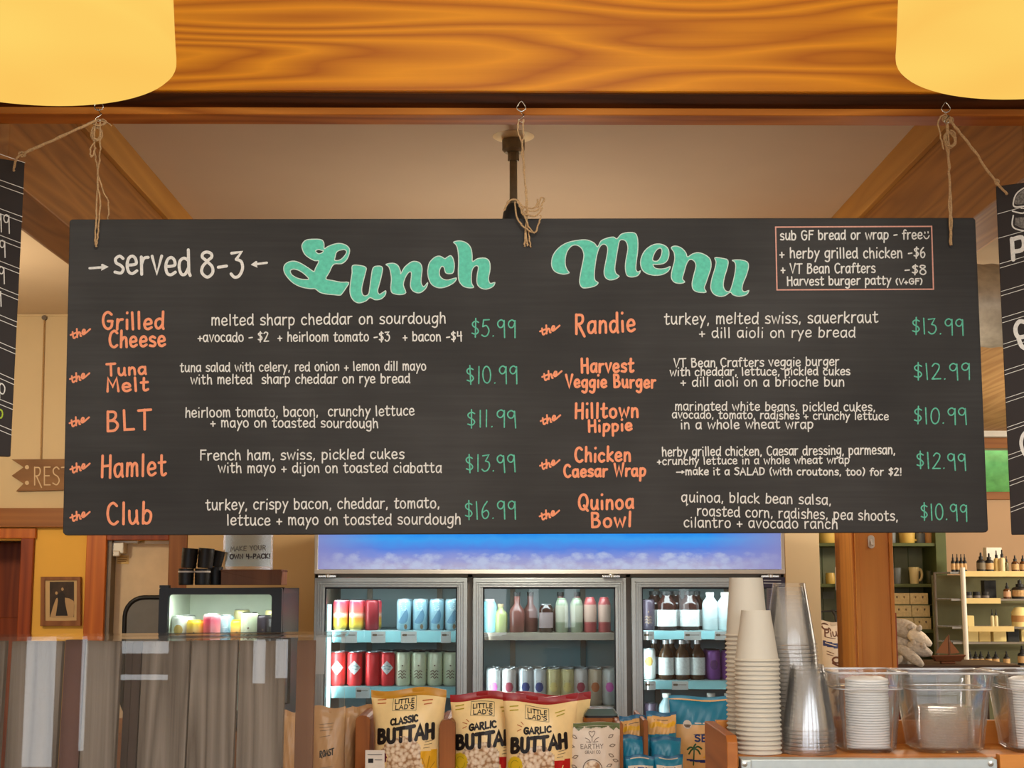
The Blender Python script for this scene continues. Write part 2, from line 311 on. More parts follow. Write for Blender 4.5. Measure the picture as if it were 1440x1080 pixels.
# ---------------------------------------------------------------- hand lettering: strokes of every letter
GLYPH = {
'a': (6, "5,5.2 3.2,6 1,5 .5,2.5 1.5,.3 3.3,.3 5,2.8;!5.1,6 5.1,1.2 5.6,0"), 'b': (6, "!.8,10 .8,0;.8,4 2.5,6 4.8,5 5.2,2.8 4.2,.5 2.4,0 .8,1"),
'c': (5.4, "4.8,5 3.2,6 1.2,5 .5,3 1.2,.8 3,0 4.8,.9"), 'd': (6.2, "5,5 3,5.8 1,4.8 .5,2.5 1.5,.3 3.3,.3 5,2.5;!5.2,10 5.1,1 5.7,-.2"),
'e': (5.7, ".7,2.9 3,3 4.9,3.5 4.5,5.2 3,6 1.3,5.2 .5,3 1.2,.7 3,0 5.2,1"), 'f': (4.6, "4.6,9.2 3.3,10 2.1,8.8 1.9,6 1.9,0;!.3,5.4 4.1,5.8"),
'g': (6, "5,5.2 3,6 1,5 .5,3 1.5,.8 3.3,.8 5,3;5.1,6 5.1,0 4.6,-3 2.8,-4 .8,-3"), 'h': (5.7, "!.8,10 .8,0;.8,3.5 2.5,5.8 4.3,5.4 4.7,3 5,0"),
'i': (2.3, "!1,5.4 1.1,0;!1,9.4 1.1,9.7"), 'j': (3.4, "2.2,6 2.2,-2 1.2,-3.8 -.3,-3.4;!2.2,9.4 2.3,9.7"), 'k': (5.4, "!.8,10 .8,0;!4.6,6 .9,2.8 5,-.2"),
'l': (2.4, "!1,10 1.1,0"), 'm': (8.2, "!.8,6 .8,0;.8,4 2.2,5.9 3.5,5.3 3.9,3 3.9,0;3.9,4 5.3,5.9 6.7,5.3 7,3 7.3,0"), 'n': (5.8, "!.8,6 .8,0;.8,3.8 2.6,5.9 4.3,5.3 4.8,3 4.9,0"),
'o': (6, "@2.9,6 1,5 .5,3 1.2,.8 3,0 4.8,1 5.3,3.2 4.5,5.2"), 'p': (6, "!.8,6 .8,-4;.8,4.2 2.5,6 4.8,5 5.2,3 4.2,.6 2.4,0 .8,1"), 'q': (6.5, "5,5.2 3,6 1,5 .5,3 1.5,.5 3.3,.5 5,3;!5.1,6 5.1,-4 6.2,-2.6"),
'r': (4.5, "!.8,6 .8,0;.8,3.3 2,5.5 4.1,5.9"), 's': (5, "4.5,5.2 2.8,6 .9,5 1.3,3.6 3.4,2.8 4.6,1.6 3.5,.2 .6,.5"), 't': (4.9, "2,9.3 1.9,1.4 3,0 4.6,.8;!.2,5.9 4.3,6.2"),
'u': (6, ".7,6 .7,2 1.8,.1 3.4,.4 4.8,2.8;!4.9,6 4.9,1 5.5,-.1"), 'v': (5.3, "!.3,6 2.6,0 4.9,6.2"), 'w': (7.7, "!.3,6 2,0 3.8,5 5.6,0 7.3,6.2"), 'x': (5.2, "!.5,6 4.7,0;!4.6,6 .4,0"),
'y': (5.5, "!.5,6 2.8,1.2;!5.1,6 2.8,1.2 1.1,-4"), 'z': (5.2, "!.5,6 4.6,6 .5,0 4.8,0"),
'A': (7, "!.3,0 3.5,10 6.7,0;!1.5,3.6 5.5,3.6"), 'B': (6.9, "!1,10 1,0;1,9.8 4.3,9.6 5,7.5 3.5,5.6 1,5.2;1,5.2 4.5,5 6,2.8 4.5,.4 1,0"), 'C': (6.8, "6,8.6 4,10 1.6,8.6 .6,5 1.6,1.4 4,0 6.2,1.2"),
'D': (7, "!1,10 1,0;1,10 4.5,9.2 6.2,5.5 5,1.2 1,0"), 'E': (6.2, "!5.5,10 1,10 1,0 5.6,0;!1,5.1 4.8,5.1"), 'F': (6, "!1,10 1,0;!1,9.8 5.6,9.9;!1,5.2 4.8,5.2"),
'G': (7.3, "6.2,8.6 4,10 1.6,8.6 .6,5 1.6,1.4 3.8,0 6,1.4 6.5,4.4;!3.8,4.6 6.7,4.6"), 'H': (7, "!1,10 1,0;!6,10 6.1,-.4;!1,5 6,5.3"), 'I': (2.4, "!1.2,10 1.2,0"), 'K': (6.4, "!1,10 1,0;!5.6,10 1,4.6 6,0"), 'L': (6, "!1,10 1,.1 5.6,.2"),
'M': (8, "!.6,0 1.2,10 3.9,3.5 6.5,10 7.3,0"), 'N': (7, "!1,0 1,10 6,0 6,10"), 'O': (7.6, "@3.8,10 1.5,8.6 .6,5 1.6,1.3 3.8,0 6,1.3 7,5 6,8.7"), 'P': (6.4, "!1,10 1,0;1,9.8 4.6,9.6 5.6,7.4 4.4,5.2 1,4.8"),
'Q': (7.8, "@3.8,10 1.5,8.6 .6,5 1.6,1.3 3.8,0 6,1.3 7,5 6,8.7;!4.4,2.6 7.2,-.9"), 'R': (6.8, "!1,10 1,0;1,9.8 4.6,9.6 5.4,7.4 4.2,5.4 1,5;!2.4,5 6.4,-1.4"), 'S': (6.2, "5.4,8.8 3.4,10 1,8.6 1.4,6.2 4.4,4.6 5.6,2.2 3.6,0 .6,1"),
'T': (6.8, "!3.4,10 3.4,0;!.3,9.7 6.6,10"), 'U': (7, "1,10 1,3 2,.5 3.6,0 5.2,.6 6,3 6,10"), 'V': (6.5, "!.3,10 3.2,0 6.4,10.2"), 'W': (9, "!.3,10 2.3,0 4.5,8 6.7,0 8.7,10.2"), 'Y': (6.4, "!.4,10 3.2,5;!6,10 3.2,5 3.2,0"),
'0': (6.4, "@3.2,10 1.3,8.4 .6,5 1.3,1.4 3.2,0 5.1,1.4 5.8,5 5.1,8.5"), '1': (2.8, "!1.2,10 1.5,-.2"), '2': (6, ".8,8.2 2.5,10 4.8,9 4.6,6.4 2.6,3 .5,.1;!.5,.1 5.6,.3"),
'3': (6, "!.6,9.4 4.8,10 2.6,6.2;2.6,6.2 4.8,5.4 5.4,3 4,.6 2,0 .4,1.2"), '4': (6, "!1,10 .8,4.6 5.6,5;!4.7,10 4.8,-.4"), '5': (6, "!5.2,10 1.4,9.8 1,5.8;1,5.8 3.4,6.4 5.2,3.6 4,.6 2,0 .5,.8"),
'6': (6, "4,10 1.6,6.6 .8,3 2,.3 4,.4 5.2,2.8 3.8,4.8 1.3,3.6"), '8': (6.2, "@3,5.4 1,7.3 1.4,9.3 3.1,10 4.9,9.1 5,7.2 3,5.4 1,3.6 .7,1.5 3,0 5.3,1.4 5.2,3.6"), '9': (6, "5,8.8 3,10 1,8.8 .8,6.8 2.2,5.4 4,6 5,8.6;!5,9.6 5.4,-.6"),
'$': (6, "5,8.2 3,9 1,7.8 1.4,6 4,4.6 5,2.8 3.4,1.2 .8,1.8;!3,10.6 3.1,-.6"), ',': (2.4, "!1.3,.6 .8,-1.4"), '.': (2.4, "!1,.1 1.2,.3"), "'": (2, "!1,10 .9,8"), '+': (5.4, "!2.6,5 2.7,.6;!.5,2.8 4.9,2.9"), '-': (4.8, "!.6,3.4 4.2,3.8"), '!': (2.4, "!1.2,10 1.2,3;!1.2,.2 1.3,.4"),
'(': (3.2, "2.6,10.6 1,7 1,3 2.4,-1"), ')': (3.2, ".6,10.6 2.2,7 2.2,3 .8,-1"), '>': (10, "!.4,3 9,3.2;!7,4.6 9.4,3.2 7,1.8 7.4,3.2"), '<': (10, "!9.6,3.4 1,3;!3,4.4 .6,3 3,1.6 2.6,3"), '~': (5.5, ".6,3 1.6,.8 3.4,.8 4.8,3.2;!1.7,5.4 1.8,6;!3.6,5.8 3.7,6.4"), ' ': (3.6, ""),
}
def strokes_of(text, jit=0.0, rnd=random, sp=.9):
    x = 0; out = []
    for ch in text:
        wd, d = GLYPH[ch]
        dy = rnd.uniform(-jit, jit); sl = rnd.uniform(-.05, .05) * (jit > 0)
        for st in filter(None, d.split(';')):
            mode = st[0] if st[0] in '!@' else ''
            P = [tuple(float(q) for q in p.split(',')) for p in st.lstrip('!@').split()]
            if mode != '!': P = smooth_line(P, 4, mode == '@')
            if mode == '@': P = P + [P[0], P[1]]
            out.append([(x + px + sl * py, py + dy) for px, py in P])
        x += wd + sp
    return out, x - sp
def squash(y, low): return y if not low else 6 + (y - 6) * .66 if y > 6 else y * .78 if y < 0 else y
def write(mb, text, x0, y0, x1, y1, unit, wd, fn, m=0, jit=.25, sp=.9, low=False):
    """letters from (x0,y0) to (x1,y1) along the baseline; unit = a tenth of the capital height (y up in fn space is handled by sign of unit)"""
    S, L = strokes_of(text, jit, random, sp)
    sx = (x1 - x0) / L; sl = (y1 - y0) / (x1 - x0)
    for k, st in enumerate(S):
        lift = .00007 * (k % 4)
        def f2(x, y): p = fn(x, y); return (p[0], p[1] - lift, p[2])
        mb.strip([(x0 + px * sx, y0 + px * sx * sl - squash(py, low) * unit) for px, py in st], wd, f2, m)

# ================================================================ the setting
ZC = 3.275
def X(px, Y, py=800): return at(px, py, Y).x
def Z(py, Y, px=705): return at(px, py, Y).z
YB = 8.5
struct(MB().box(-5, 6.5, -3.2, 11.4, -.1, 0).build('floor', M['floor']))
struct(MB().box(-5, 6.5, -3.2, 11.4, ZC, ZC + .1).build('ceiling', M['taupe']))
struct(MB().box(-5.1, -5, -3.2, 9.2, 0, ZC).build('wall_left', M['cream']))
struct(MB().box(6.5, 6.6, -3.2, 11.4, 0, ZC).build('wall_right', M['cream']))
# shopfront wall behind the viewer with its windows
wf = MB(); edges = [-5] + [e for wx, ww in HIGH for e in (wx - ww / 2, wx + ww / 2)] + [6.5]
for i in range(0, len(edges), 2): wf.box(edges[i], edges[i + 1], -3.2, -3.05, 1.8, 2.9)
wf.box(-5, 6.5, -3.2, -3.05, 0, 1.8); wf.box(-5, 6.5, -3.2, -3.05, 2.9, ZC)
struct(wf.build('wall_front', M['cream']))
struct(MB().box(X(1104, 7.05), X(1152, 7.05), 7.035, 7.05, 0, 3.275).build('wall_partition_end', M['cream']))
# back wall: cream above the rail, yellow below, two door openings
xd1 = X(46, YB); xa, xb = X(150, YB), X(238, YB); xe = X(275, YB); zd = Z(760, YB)
zr0, zr1 = at(50, 742, YB).z, at(50, 715, YB).z
struct(MB().box(-5, xe, YB, YB + .16, zr0, ZC).build('wall_back', M['cream']))
struct(MB().box(-5, xe, 9.1, 9.2, 0, ZC).build('wall_back_light_block', M['cream']))  # unseen backing added to stop sky light leaking past the doors
wy = MB().box(xd1, xa, YB, YB + .16, 0, zr0).box(xa, xe, YB, YB + .16, zd, zr0).box(xb, xe, YB, YB + .16, 0, zd).box(-5, xd1, YB, YB + .16, zd, zr0).box(-5, X(-60, YB), YB, YB + .16, 0, zd)
struct(wy.build('wall_back_lower', M['yellow']))
struct(MB().box(-5, X(300, YB), YB - .05, YB, zr0, zr1).build('trim_1', M['rail'], bevel=.004))
struct(MB().box(-5, X(300, YB), YB - .012, YB, Z(446, YB), Z(440, YB)).build('trim_2', M['cream']))
# dark red-brown door, deep in its casing
d1 = struct(thing('door_1', 'red-brown wooden door in an orange casing beside the framed photograph', 'door'))
MB().box(X(-80, YB), X(50, YB), YB - .03, YB, zd + .01, at(25, 743, YB).z).build('casing_head', M['casing'], d1, bevel=.004)
MB().box(X(30, YB), X(48, YB), YB - .03, YB + .02, 0, zd + .012).box(X(34, YB), X(46, YB), YB + .02, YB + .5, 0, zd).build('casing_side', M['redwood'], d1, bevel=.004)
lf = MB().box(X(-80, YB), X(40, YB), YB + .42, YB + .47, 0, zd)
lf.box(X(-60, YB), X(2, YB), YB + .405, YB + .42, .2, zd - .45).build('door_leaf', M['redwood'], d1, bevel=.006)
# cream staff door
d2 = struct(thing('door_2', 'cream staff door with a dark rounded window, behind the small black fridge', 'door'))
MB().box(X(122, YB), xa, YB - .03, YB, 0, zd + .06).build('casing_side', M['casing'], d2, bevel=.004)
MB().box(xa, xb, YB - .03, YB, zd, zd + .06).build('casing_head', M['redwood'], d2, bevel=.004)
MB().box(xb, X(264, YB), YB - .03, YB, 0, zd + .06).build('casing_side', M['casingd'], d2, bevel=.004)
MB().box(xa, X(156, YB), YB, YB + .14, 0, zd).build('door_stop', M['bronze'], d2)
leaf = MB().box(X(154, YB), xb, YB + .10, YB + .14, 0, zd - .01).build('door_leaf', mat('door_cream', (222, 198, 164), .6), d2)
YD = YB + .098
def rrect(x0, x1, z0, z1, r, n=6, square_bottom=False):
    out = []
    for cx, cz, a0 in ((x1 - r, z1 - r, 0), (x0 + r, z1 - r, 90), (x0 + r, z0 + r, 180), (x1 - r, z0 + r, 270)):
        if square_bottom and a0 >= 180: out.append((x0 if a0 == 180 else x1, z0)); continue
        out += [(cx + r * math.cos(R(a0 + 90 * k / n)), cz + r * math.sin(R(a0 + 90 * k / n))) for k in range(n + 1)]
    return out
wo = rrect(X(178, YD), X(262, YD), Z(1010, YD), Z(840, YD), .11)
MB().tube([(x, YD - .005, z) for x, z in wo], .013, 8, closed=True).build('window_frame', M['black'], d2, smooth=50)
wg = MB().prism([(x, YD - .004, z) for x, z in wo], (0, .003, 0)).build('window_glass', mat('grey_glass', (120, 122, 124), .1, spec=.6), d2)
cl = MB().box(X(160, YD), X(178, YD), YD - .08, YD, Z(779, YD), Z(763, YD)).box(X(152, YD), X(196, YD), YD - .05, YD - .02, Z(765, YD), Z(760, YD)).box(X(163, YD), X(173, YD), YD - .09, YD - .06, Z(783, YD), Z(775, YD))
cl.build('door_closer', mat('closer_grey', (206, 200, 188), .4, .3), d2, bevel=.006)
MB().box(X(204, YD), X(238, YD), YD - .03, YD, Z(765, YD), Z(759, YD)).build('strike_plate', M['white'], d2)
stk = MB()
def onY(Y, off=0.0): return lambda px, py: (lambda p: (p.x, p.y - off, p.z))(at(px, py, Y))
stk.fill([[(164, 781), (181, 781), (181, 793), (164, 793)]], onY(YD, .001)); stk.build('notice_sticker', mat('sticker_yellow', (226, 190, 120), .6), d2)
t_ = MB()
for i, yy in enumerate((783.5, 786.5, 789.5)): t_.strip([(166, yy), (179 - i, yy)], .9, onY(YD, .002))
t_.build('notice_print', mat('brown_ink', (150, 104, 50), .7), d2)

YR = 11.2
# partition behind the cooler and its return
YP = 7.05
xp0, xp1 = X(263, YP), X(1152, YP)
struct(MB().box(xp0, xp1, YP, YP + .14, 0, ZC).build('wall_partition', mat('partition_paint', (222, 186, 132), .9, var=.02, vs=3)))
struct(MB().box(xp1 - .14, xp1, YP + .14, YR, 0, ZC).box(xp0, xp0 + .14, YP + .14, YB, 0, ZC).build('wall_partition_return', M['cream']))
# far right wall with a high window
wx0, wx1, wz0, wz1 = X(1370, YR), X(1450, YR), at(1400, 692, YR).z, at(1400, 631, YR).z
wr = MB().box(xp1, wx0, YR, YR + .15, 0, ZC).box(wx1, 6.5, YR, YR + .15, 0, ZC).box(wx0, wx1, YR, YR + .15, 0, wz0).box(wx0, wx1, YR, YR + .15, wz1, ZC)
struct(wr.build('wall_far', M['pink']))
w2 = struct(thing('window_2', 'high window showing bright greenery behind the hanging boards', 'window'))
MB().box(wx0 - .03, wx1 + .2, YR - .04, YR, wz0 - .06, wz0).box(wx0 - .03, wx1 + .2, YR - .04, YR, wz1, wz1 + .08).build('window_frame', M['rail'], w2, bevel=.004)
MB().box(wx0, wx1, YR + .06, YR + .07, wz0, wz1).build('window_pane', M['cooler_glass'], w2)
hb = MB()
for i in range(26):
    cx, cz, r_ = random.uniform(wx0 - 1, wx1 + 1), random.uniform(1.0, 3.1), random.uniform(.3, .55)
    prof = [(r_ * math.sin(math.pi * k / 8) * random.uniform(.9, 1.1) + (1e-5 if k in (0, 8) else 0), -r_ * math.cos(math.pi * k / 8)) for k in range(9)]
    hb.lathe(prof, 14, (cx, 13.4 + random.uniform(-.2, .3), cz))
h_ = hb.build('hedge', mat('leaf_green', (150, 236, 130), .8, var=.3, vs=8), smooth=60); tag(h_, 'bright green hedge outside the high window', 'hedge'); h_['kind'] = 'stuff'
gr_ = MB().box(xp1 - .5, 8.5, 11.4, 15, -.1, 0).build('ground_outside', M['floor']); struct(gr_)
# sloping boarded soffit beyond the duct
z1_, z2_ = at(1395, 488, 7.6).z, at(1395, 606, 11.15).z
struct(MB().prism([(1.75, 7.6, z1_), (6.5, 7.6, z1_), (6.5, 11.15, z2_), (1.75, 11.15, z2_)], (0, 0, .05)).build('ceiling_soffit', wood('soffit_boards', (176, 132, 84), (206, 166, 112), (9, .7, 9), 5, .6, 1, .3)))
struct(MB().box(1.7, 6.5, YR - .06, YR, at(1395, 615, YR).z, at(1395, 604, YR).z).build('trim_3', M['white']))
# beams
bz0 = at(705, 128, 3.70).z
struct(MB().box(-5, 6.5, 3.70, 3.83, bz0, ZC).build('beam_front', M['beam'], bevel=.006))
struct(MB().box(-5, 6.5, 3.715, 3.83, bz0 - .003, bz0 - .0002).build('beam_front_shade', wood('beam_under_shade', (66, 34, 8), (100, 54, 14), (.8, 9, 9), 5, .85, 1, .3, .1)))  # thin added strip, its dark colour standing in for shade under the beam
struct(MB().box(-5, 6.5, 3.83, 3.92, bz0 - .022, ZC).build('beam_front_lip', M['beamtrim'], bevel=.004))
for nm, xi, sg in (('beam_left', -1.365, -1), ('beam_right', 1.453, 1)):
    struct(MB().box(min(xi, xi + sg * .16), max(xi, xi + sg * .16), 3.92, 7.05 if sg < 0 else 9.2, 2.815, ZC).build(nm, M['rafter'], bevel=.005))
    struct(MB().box(min(xi, xi - sg * .022), max(xi, xi - sg * .022), 3.92, 7.0, ZC - .118, ZC).build(nm + '_trim', M['rafterl'], bevel=.003))
    struct(MB().box(min(xi + sg * .16, xi + sg * .185), max(xi + sg * .16, xi + sg * .185), 3.92, 7.05, 2.83, 2.93).build(nm + '_batten', M['rafterl'], bevel=.003))

# spiral duct
dz = at(1395, 430, 6.6).z
prof = [(.0001, 0), (.19, 0)] + [(.19 + .005 * (k % 2), .04 * k) for k in range(1, 76)] + [(.0001, 3.04)]
du = MB().lathe(prof, 36).build('ventilation_duct', M['galv'], loc=(1.9, 6.6, dz), rot=(0, R(90), 0), smooth=60)
tag(du, 'grey spiral metal ventilation duct under the ceiling beyond the boards', 'duct')
# post
YPO = 6.0
p0, p1 = X(1198, YPO), X(1256, YPO)
pt = thing('wooden_post', 'square wooden post standing to the ceiling behind the clear tubs', 'post', (0, 0, 0))
MB().box(p0, p1, YPO, YPO + .3, 0, ZC).build('shaft', M['post'], pt, bevel=.005)
MB().box(p0 + .012, p0 + .03, YPO - .012, YPO, 0, ZC).box(p1 - .016, p1, YPO - .008, YPO, 0, ZC).build('corner_bead', M['post'], pt, bevel=.003)
MB().box(p1, p1 + .012, YPO + .02, YPO + .08, 0, Z(862, YPO)).build('side_batten', M['redwood'], pt)
hk = thing('adhesive_hook', 'small white adhesive hook stuck high on the wooden post', 'hook', (X(1226, YPO), YPO, at(1226, 763, YPO).z))
MB().prism([(x, 0, z) for x, z in rrect(-.014, .014, -.024, .03, .013)], (0, -.006, 0)).build('plate', M['white'], hk, bevel=.002)
MB().tube([(0, -.006, .012), (0, -.014, 0), (0, -.02, -.012), (0, -.026, -.006)], .0045, 8).build('hook_arm', M['white'], hk, smooth=60)

# ceiling pipe hanger with plate
Yh = at(722, 192, Z=ZC).y; xh = at(722, 192, Z=ZC).x
ph = thing('pipe_hanger', 'dark pipe hanging from a pale round ceiling plate above the menu board', 'pipe', (xh, Yh, ZC))
MB().lathe([(.0001, -.012), (.05, -.012), (.068, -.004), (.074, -.001), (.074, 0), (.0001, 0)], 36).build('ceiling_plate', M['brass'], ph, smooth=40)
zb_ = Z(322, Yh) - ZC
MB().lathe([(.0001, -.012), (.04, -.014), (.04, -.05), (.03, -.06), (.0001, -.06)], 24).build('socket', M['darksteel'], ph, smooth=40)
MB().lathe([(.0001, -.06), (.02, -.06), (.02, -.09), (.0001, -.09)], 6).build('hex_coupling', M['darksteel'], ph)
MB().lathe([(.0135, -.08), (.0135, zb_ + .05)], 20).build('pipe', M['darksteel'], ph, smooth=40)
MB().lathe([(.0001, zb_ + .09), (.018, zb_ + .09), (.036, zb_ + .06), (.04, zb_ + .03), (.04, zb_ - .03), (.0001, zb_ - .03)], 24).build('end_cap', M['black2'], ph, smooth=40)

# pendant drum lamps
def shade():
    m, nt, b = _new('lamp_shade_glow'); nt.nodes.remove(b)
    tc = N(nt, 'ShaderNodeTexCoord'); sp = N(nt, 'ShaderNodeSeparateXYZ'); nt.links.new(tc.outputs['Generated'], sp.inputs[0])
    nz = N(nt, 'ShaderNodeTexNoise', Scale=2.2, Detail=1.0); nt.links.new(coords(nt, (1.2, 1.2, 6)), nz.inputs['Vector'])
    e = N(nt, 'ShaderNodeEmission', Strength=1.0)
    nt.links.new(ramp(nt, nz.outputs['Fac'], [(.25, lin((252, 196, 92))), (.75, lin((255, 212, 104)))]), e.inputs['Color'])
    nt.links.new(e.outputs[0], nt.nodes['Material Output'].inputs[0]); return m
M['shade'] = shade()
M['bulbglow'] = glow('bulb_glow', (255, 224, 150), 6)
def lamp(px, py, rpx, Y, label):
    c = at(px, py, Y); r = rpx / FPX * Y
    t = thing('pendant_lamp', label, 'lamp', (c.x, Y, c.z))
    prof = [(.06, .34), (r * .90, .335), (r * .925, .31), (r * .985, .06), (r, .008), (r * .99, .0), (r * .96, -.005), (r * .8, -.007), (.0001, -.007)]
    prof = [(max(a, .0001), b) for a, b in smooth_line(prof, 4)]
    MB().lathe(prof, 72).build('drum_shade', M['shade'], t, smooth=80)
    MB().tube([(0, 0, .33), (0, 0, ZC - c.z - .025)], .008, 10).build('stem', M['bronze'], t, smooth=60)
    MB().lathe([(.0001, ZC - c.z - .03), (.05, ZC - c.z - .03), (.062, ZC - c.z), (.0001, ZC - c.z)], 24).build('ceiling_rose', M['bronze'], t, smooth=40)
    point('pendant_bulb_light', (c.x, Y, c.z - .14), 3, WARM, .1)
lamp(18, 75, 233, 2.6, 'glowing cream drum lamp hanging before the beam, above the side board that shows only prices')
lamp(1485, 67, 228, 2.6, 'glowing cream drum lamp hanging before the beam, above the board with the burger drawing')

# ================================================================ the menu board
YM = 3.88
mb_ = thing('menu_board', 'long black chalkboard with hand-painted teal Lunch Menu heading, dish names and prices', 'menu board', (0, YM, 2.26))
def bd(off=0.0):
    def fn(px, py):
        p = at(px, py, YM); return (p.x, -off, p.z - 2.26)
    return fn
f0 = bd()
cr = [(100.5, 308.2), (1369, 306), (1372, 309), (1390, 745.5), (1387, 748.6), (92, 752.8), (88, 749), (97.5, 311)]
MB().prism([f0(*c) for c in cr], (0, .019, 0)).build('panel', M['chalk'], mb_, bevel=.003)
for hx, hy in ((135, 348), (739, 346), (1337, 346)):
    c = f0(hx, hy); MB().lathe([(.0001, 0), (.0055, 0), (.0055, .002), (.0001, .002)], 14, ).build('hole', M['k'], mb_, loc=(c[0], -.0012, c[2]), rot=(R(90), 0, 0))
OFF = bd(.0006)
TXT = """o|Grilled|144|463|231|462|2.35|3.7
o|Cheese|153|488|233|486.5|2.3|3.7
o|Tuna|150|528|206|526|1.65|3.5
o|Melt|150|550.5|209|549|1.85|3.6
o|BLT|149|606|213|604|2.75|3.7
o|Hamlet|141.5|671|234|668|3.0|3.7
o|Club|150.5|737|214|735|3.0|3.7
w|melted sharp cheddar on sourdough|297|457.5|627|454.5|1.75|1.9
w|+avocado - $2  + heirloom tomato -$3   + bacon -$4|278|480.5|650|479.5|1.5|1.8
w|tuna salad with celery, red onion + lemon dill mayo|253|523|599.5|520.5|1.45|1.7
w|with melted  sharp cheddar on rye bread|268|540|577|538.5|1.5|1.8
w|heirloom tomato, bacon,  crunchy lettuce|260.5|587|583|584|1.6|1.8
w|+ mayo on toasted sourdough|296|600.5|532|601.5|1.5|1.8
w|French ham, swiss, pickled cukes|281|647|568.5|645|1.6|1.9
w|with mayo + dijon on toasted ciabatta|307|664.5|621|664.5|1.6|1.8
w|turkey, crispy bacon, cheddar, tomato,|289.5|717|618.5|714|1.7|1.9
w|lettuce + mayo on toasted sourdough|319|738.5|648|737|1.7|1.9
p|$5.99|662|473|725.5|473|2.35|1.8
p|$10.99|655.5|538.5|728|538.5|2.35|1.8
p|$11.99|656|600|726.5|600|2.3|1.8
p|$13.99|654.5|663|725.5|662.5|2.3|1.8
p|$16.99|653|729|726|729|2.4|1.8
o|Randie|808.5|469|893.5|466|2.7|3.7
o|Harvest|817|523.5|891|522.5|1.95|3.6
o|Veggie Burger|796|544.5|922|545|1.75|3.5
o|Hilltown|808|588|898|586|2.05|3.6
o|Hippie|827|607.5|889|604.5|1.6|3.5
o|Chicken|808.5|649.5|887|648|2.0|3.6
o|Caesar Wrap|793|670.5|908|669|1.7|3.5
o|Quinoa|813|717|891|714.5|2.1|3.6
o|Bowl|831|741.5|888|740|2.0|3.6
w|turkey, melted swiss, sauerkraut|934|456|1235|453.5|1.8|1.9
w|+ dill aioli on rye bread|983|474.7|1203|474|1.6|1.8
w|VT Bean Crafters veggie burger|947|516.5|1180|514|1.4|1.8
w|with cheddar, lettuce, pickled cukes|942|528.5|1195.5|527|1.3|1.8
w|+ dill aioli on a brioche bun|957|543|1187.5|543|1.45|1.8
w|marinated white beans, pickled cukes,|949|577|1231|578|1.4|1.7
w|avocado, tomato, radishes + crunchy lettuce|945|588|1249.5|590.5|1.25|1.7
w|in a whole wheat wrap|957|603|1144|602.5|1.45|1.8
w|herby grilled chicken, Caesar dressing, parmesan,|931|641.5|1259|638.5|1.45|1.8
w|+crunchy lettuce in a whole wheat wrap|924|653.5|1194.5|651.5|1.2|1.7
w|>make it a SALAD (with croutons, too) for $2!|951|667.5|1268|668.5|1.15|1.8
w|quinoa, black bean salsa,|958|705.5|1169|709.5|1.6|1.8
w|roasted corn, radishes, pea shoots,|980|725|1263|732.5|1.6|1.8
w|cilantro + avocado ranch|961.5|741|1178|743.5|1.6|1.8
p|$13.99|1281.5|469|1355.5|470|2.15|1.8
p|$12.99|1284|533|1364.5|533|2.2|1.8
p|$10.99|1284|595|1360|596|2.2|1.8
p|$12.99|1288|658|1359|660|2.2|1.8
p|$10.99|1294|730|1360.5|732|2.2|1.8
w|sub GF bread or wrap - free|1097|337.5|1297|336|1.5|1.9
w|+ herby grilled chicken -$6|1096|363|1301.5|362.5|1.65|1.9
w|+ VT Bean Crafters|1098|384.5|1231|383.5|1.55|1.9
w|-$8|1272|385.5|1303|386|1.5|1.9
w|Harvest burger patty|1106.5|401.5|1253|400|1.4|1.9
w|(V+GF)|1259.5|400|1297|399.5|.9|1.8
w|served|160|384.5|269|386.5|4.1|4.2
w|8-3|282|390|343|389.5|4.1|4.2
w|>|125|383.5|152|382|2.2|3.4
w|<|354|379|376.5|377|2.2|3.2"""
PN = {'o': 'dish_name', 'w': 'description', 'p': 'price'}
for row in TXT.split('\n'):
    c, s, x0, y0, x1, y1, u, wd = row.split('|'); m = MB()
    write(m, s, float(x0), float(y0), float(x1), float(y1), float(u), float(wd), OFF, sp=1.6 if c == 'o' else 1.0, low=c == 'w')
    nm = 'serving_hours' if s in ('served', '8-3', '>', '<') else PN[c]
    m.build(nm, M[c], mb_)
# the little slanted "the" before every dish
THE = ["1.2,8.6 1.8,3.6 2.8,2.4 4.4,3.8", "!-.8,5.6 4.6,7.8", "!5.4,11.6 5.8,3.4", "5.8,5 7.2,8.2 8.6,7.8 9,4.8 9.8,4.6", "10.6,7 13,8.4 13.4,10.4 12,10.8 10.9,8 12.4,6.2 18.6,11.4"]
for cx, cy in ((114, 467), (113, 529), (112.5, 591), (113.5, 656), (113.5, 724), (774, 462), (777, 526), (775, 588), (774, 651), (773.5, 722)):
    m = MB()
    for st in THE:
        P = [tuple(float(q) for q in p.split(',')) for p in st.lstrip('!').split()]
        P = smooth_line(P, 4) if st[0] != '!' else P
        li = .00008 * THE.index(st)
        m.strip([(cx - 13.5 + x * 1.42, cy + 8.5 - (y - 2.5) * 1.42) for x, y in P], 2.5, bd(.0006 + li))
    m.build('small_word', M['o'], mb_)
# smiley and the pink frame round the extras
sm = MB(); sm.strip([(1300.5, 326.5), (1300.6, 328)], 1.8, OFF); sm.strip([(1305, 326), (1305.1, 327.6)], 1.8, OFF); sm.strip(smooth_line([(1299, 332), (1301.5, 335.4), (1304.5, 335), (1306.5, 331.5)]), 1.6, OFF)
sm.build('smiley', M['w'], mb_)
fr_ = MB(); fr_.strip([(1090.7, 319.4), (1310, 318.4), (1312.6, 406.7), (1092.6, 407.7)], 1.8, OFF, closed=True); fr_.build('extras_frame', M['pk'], mb_)

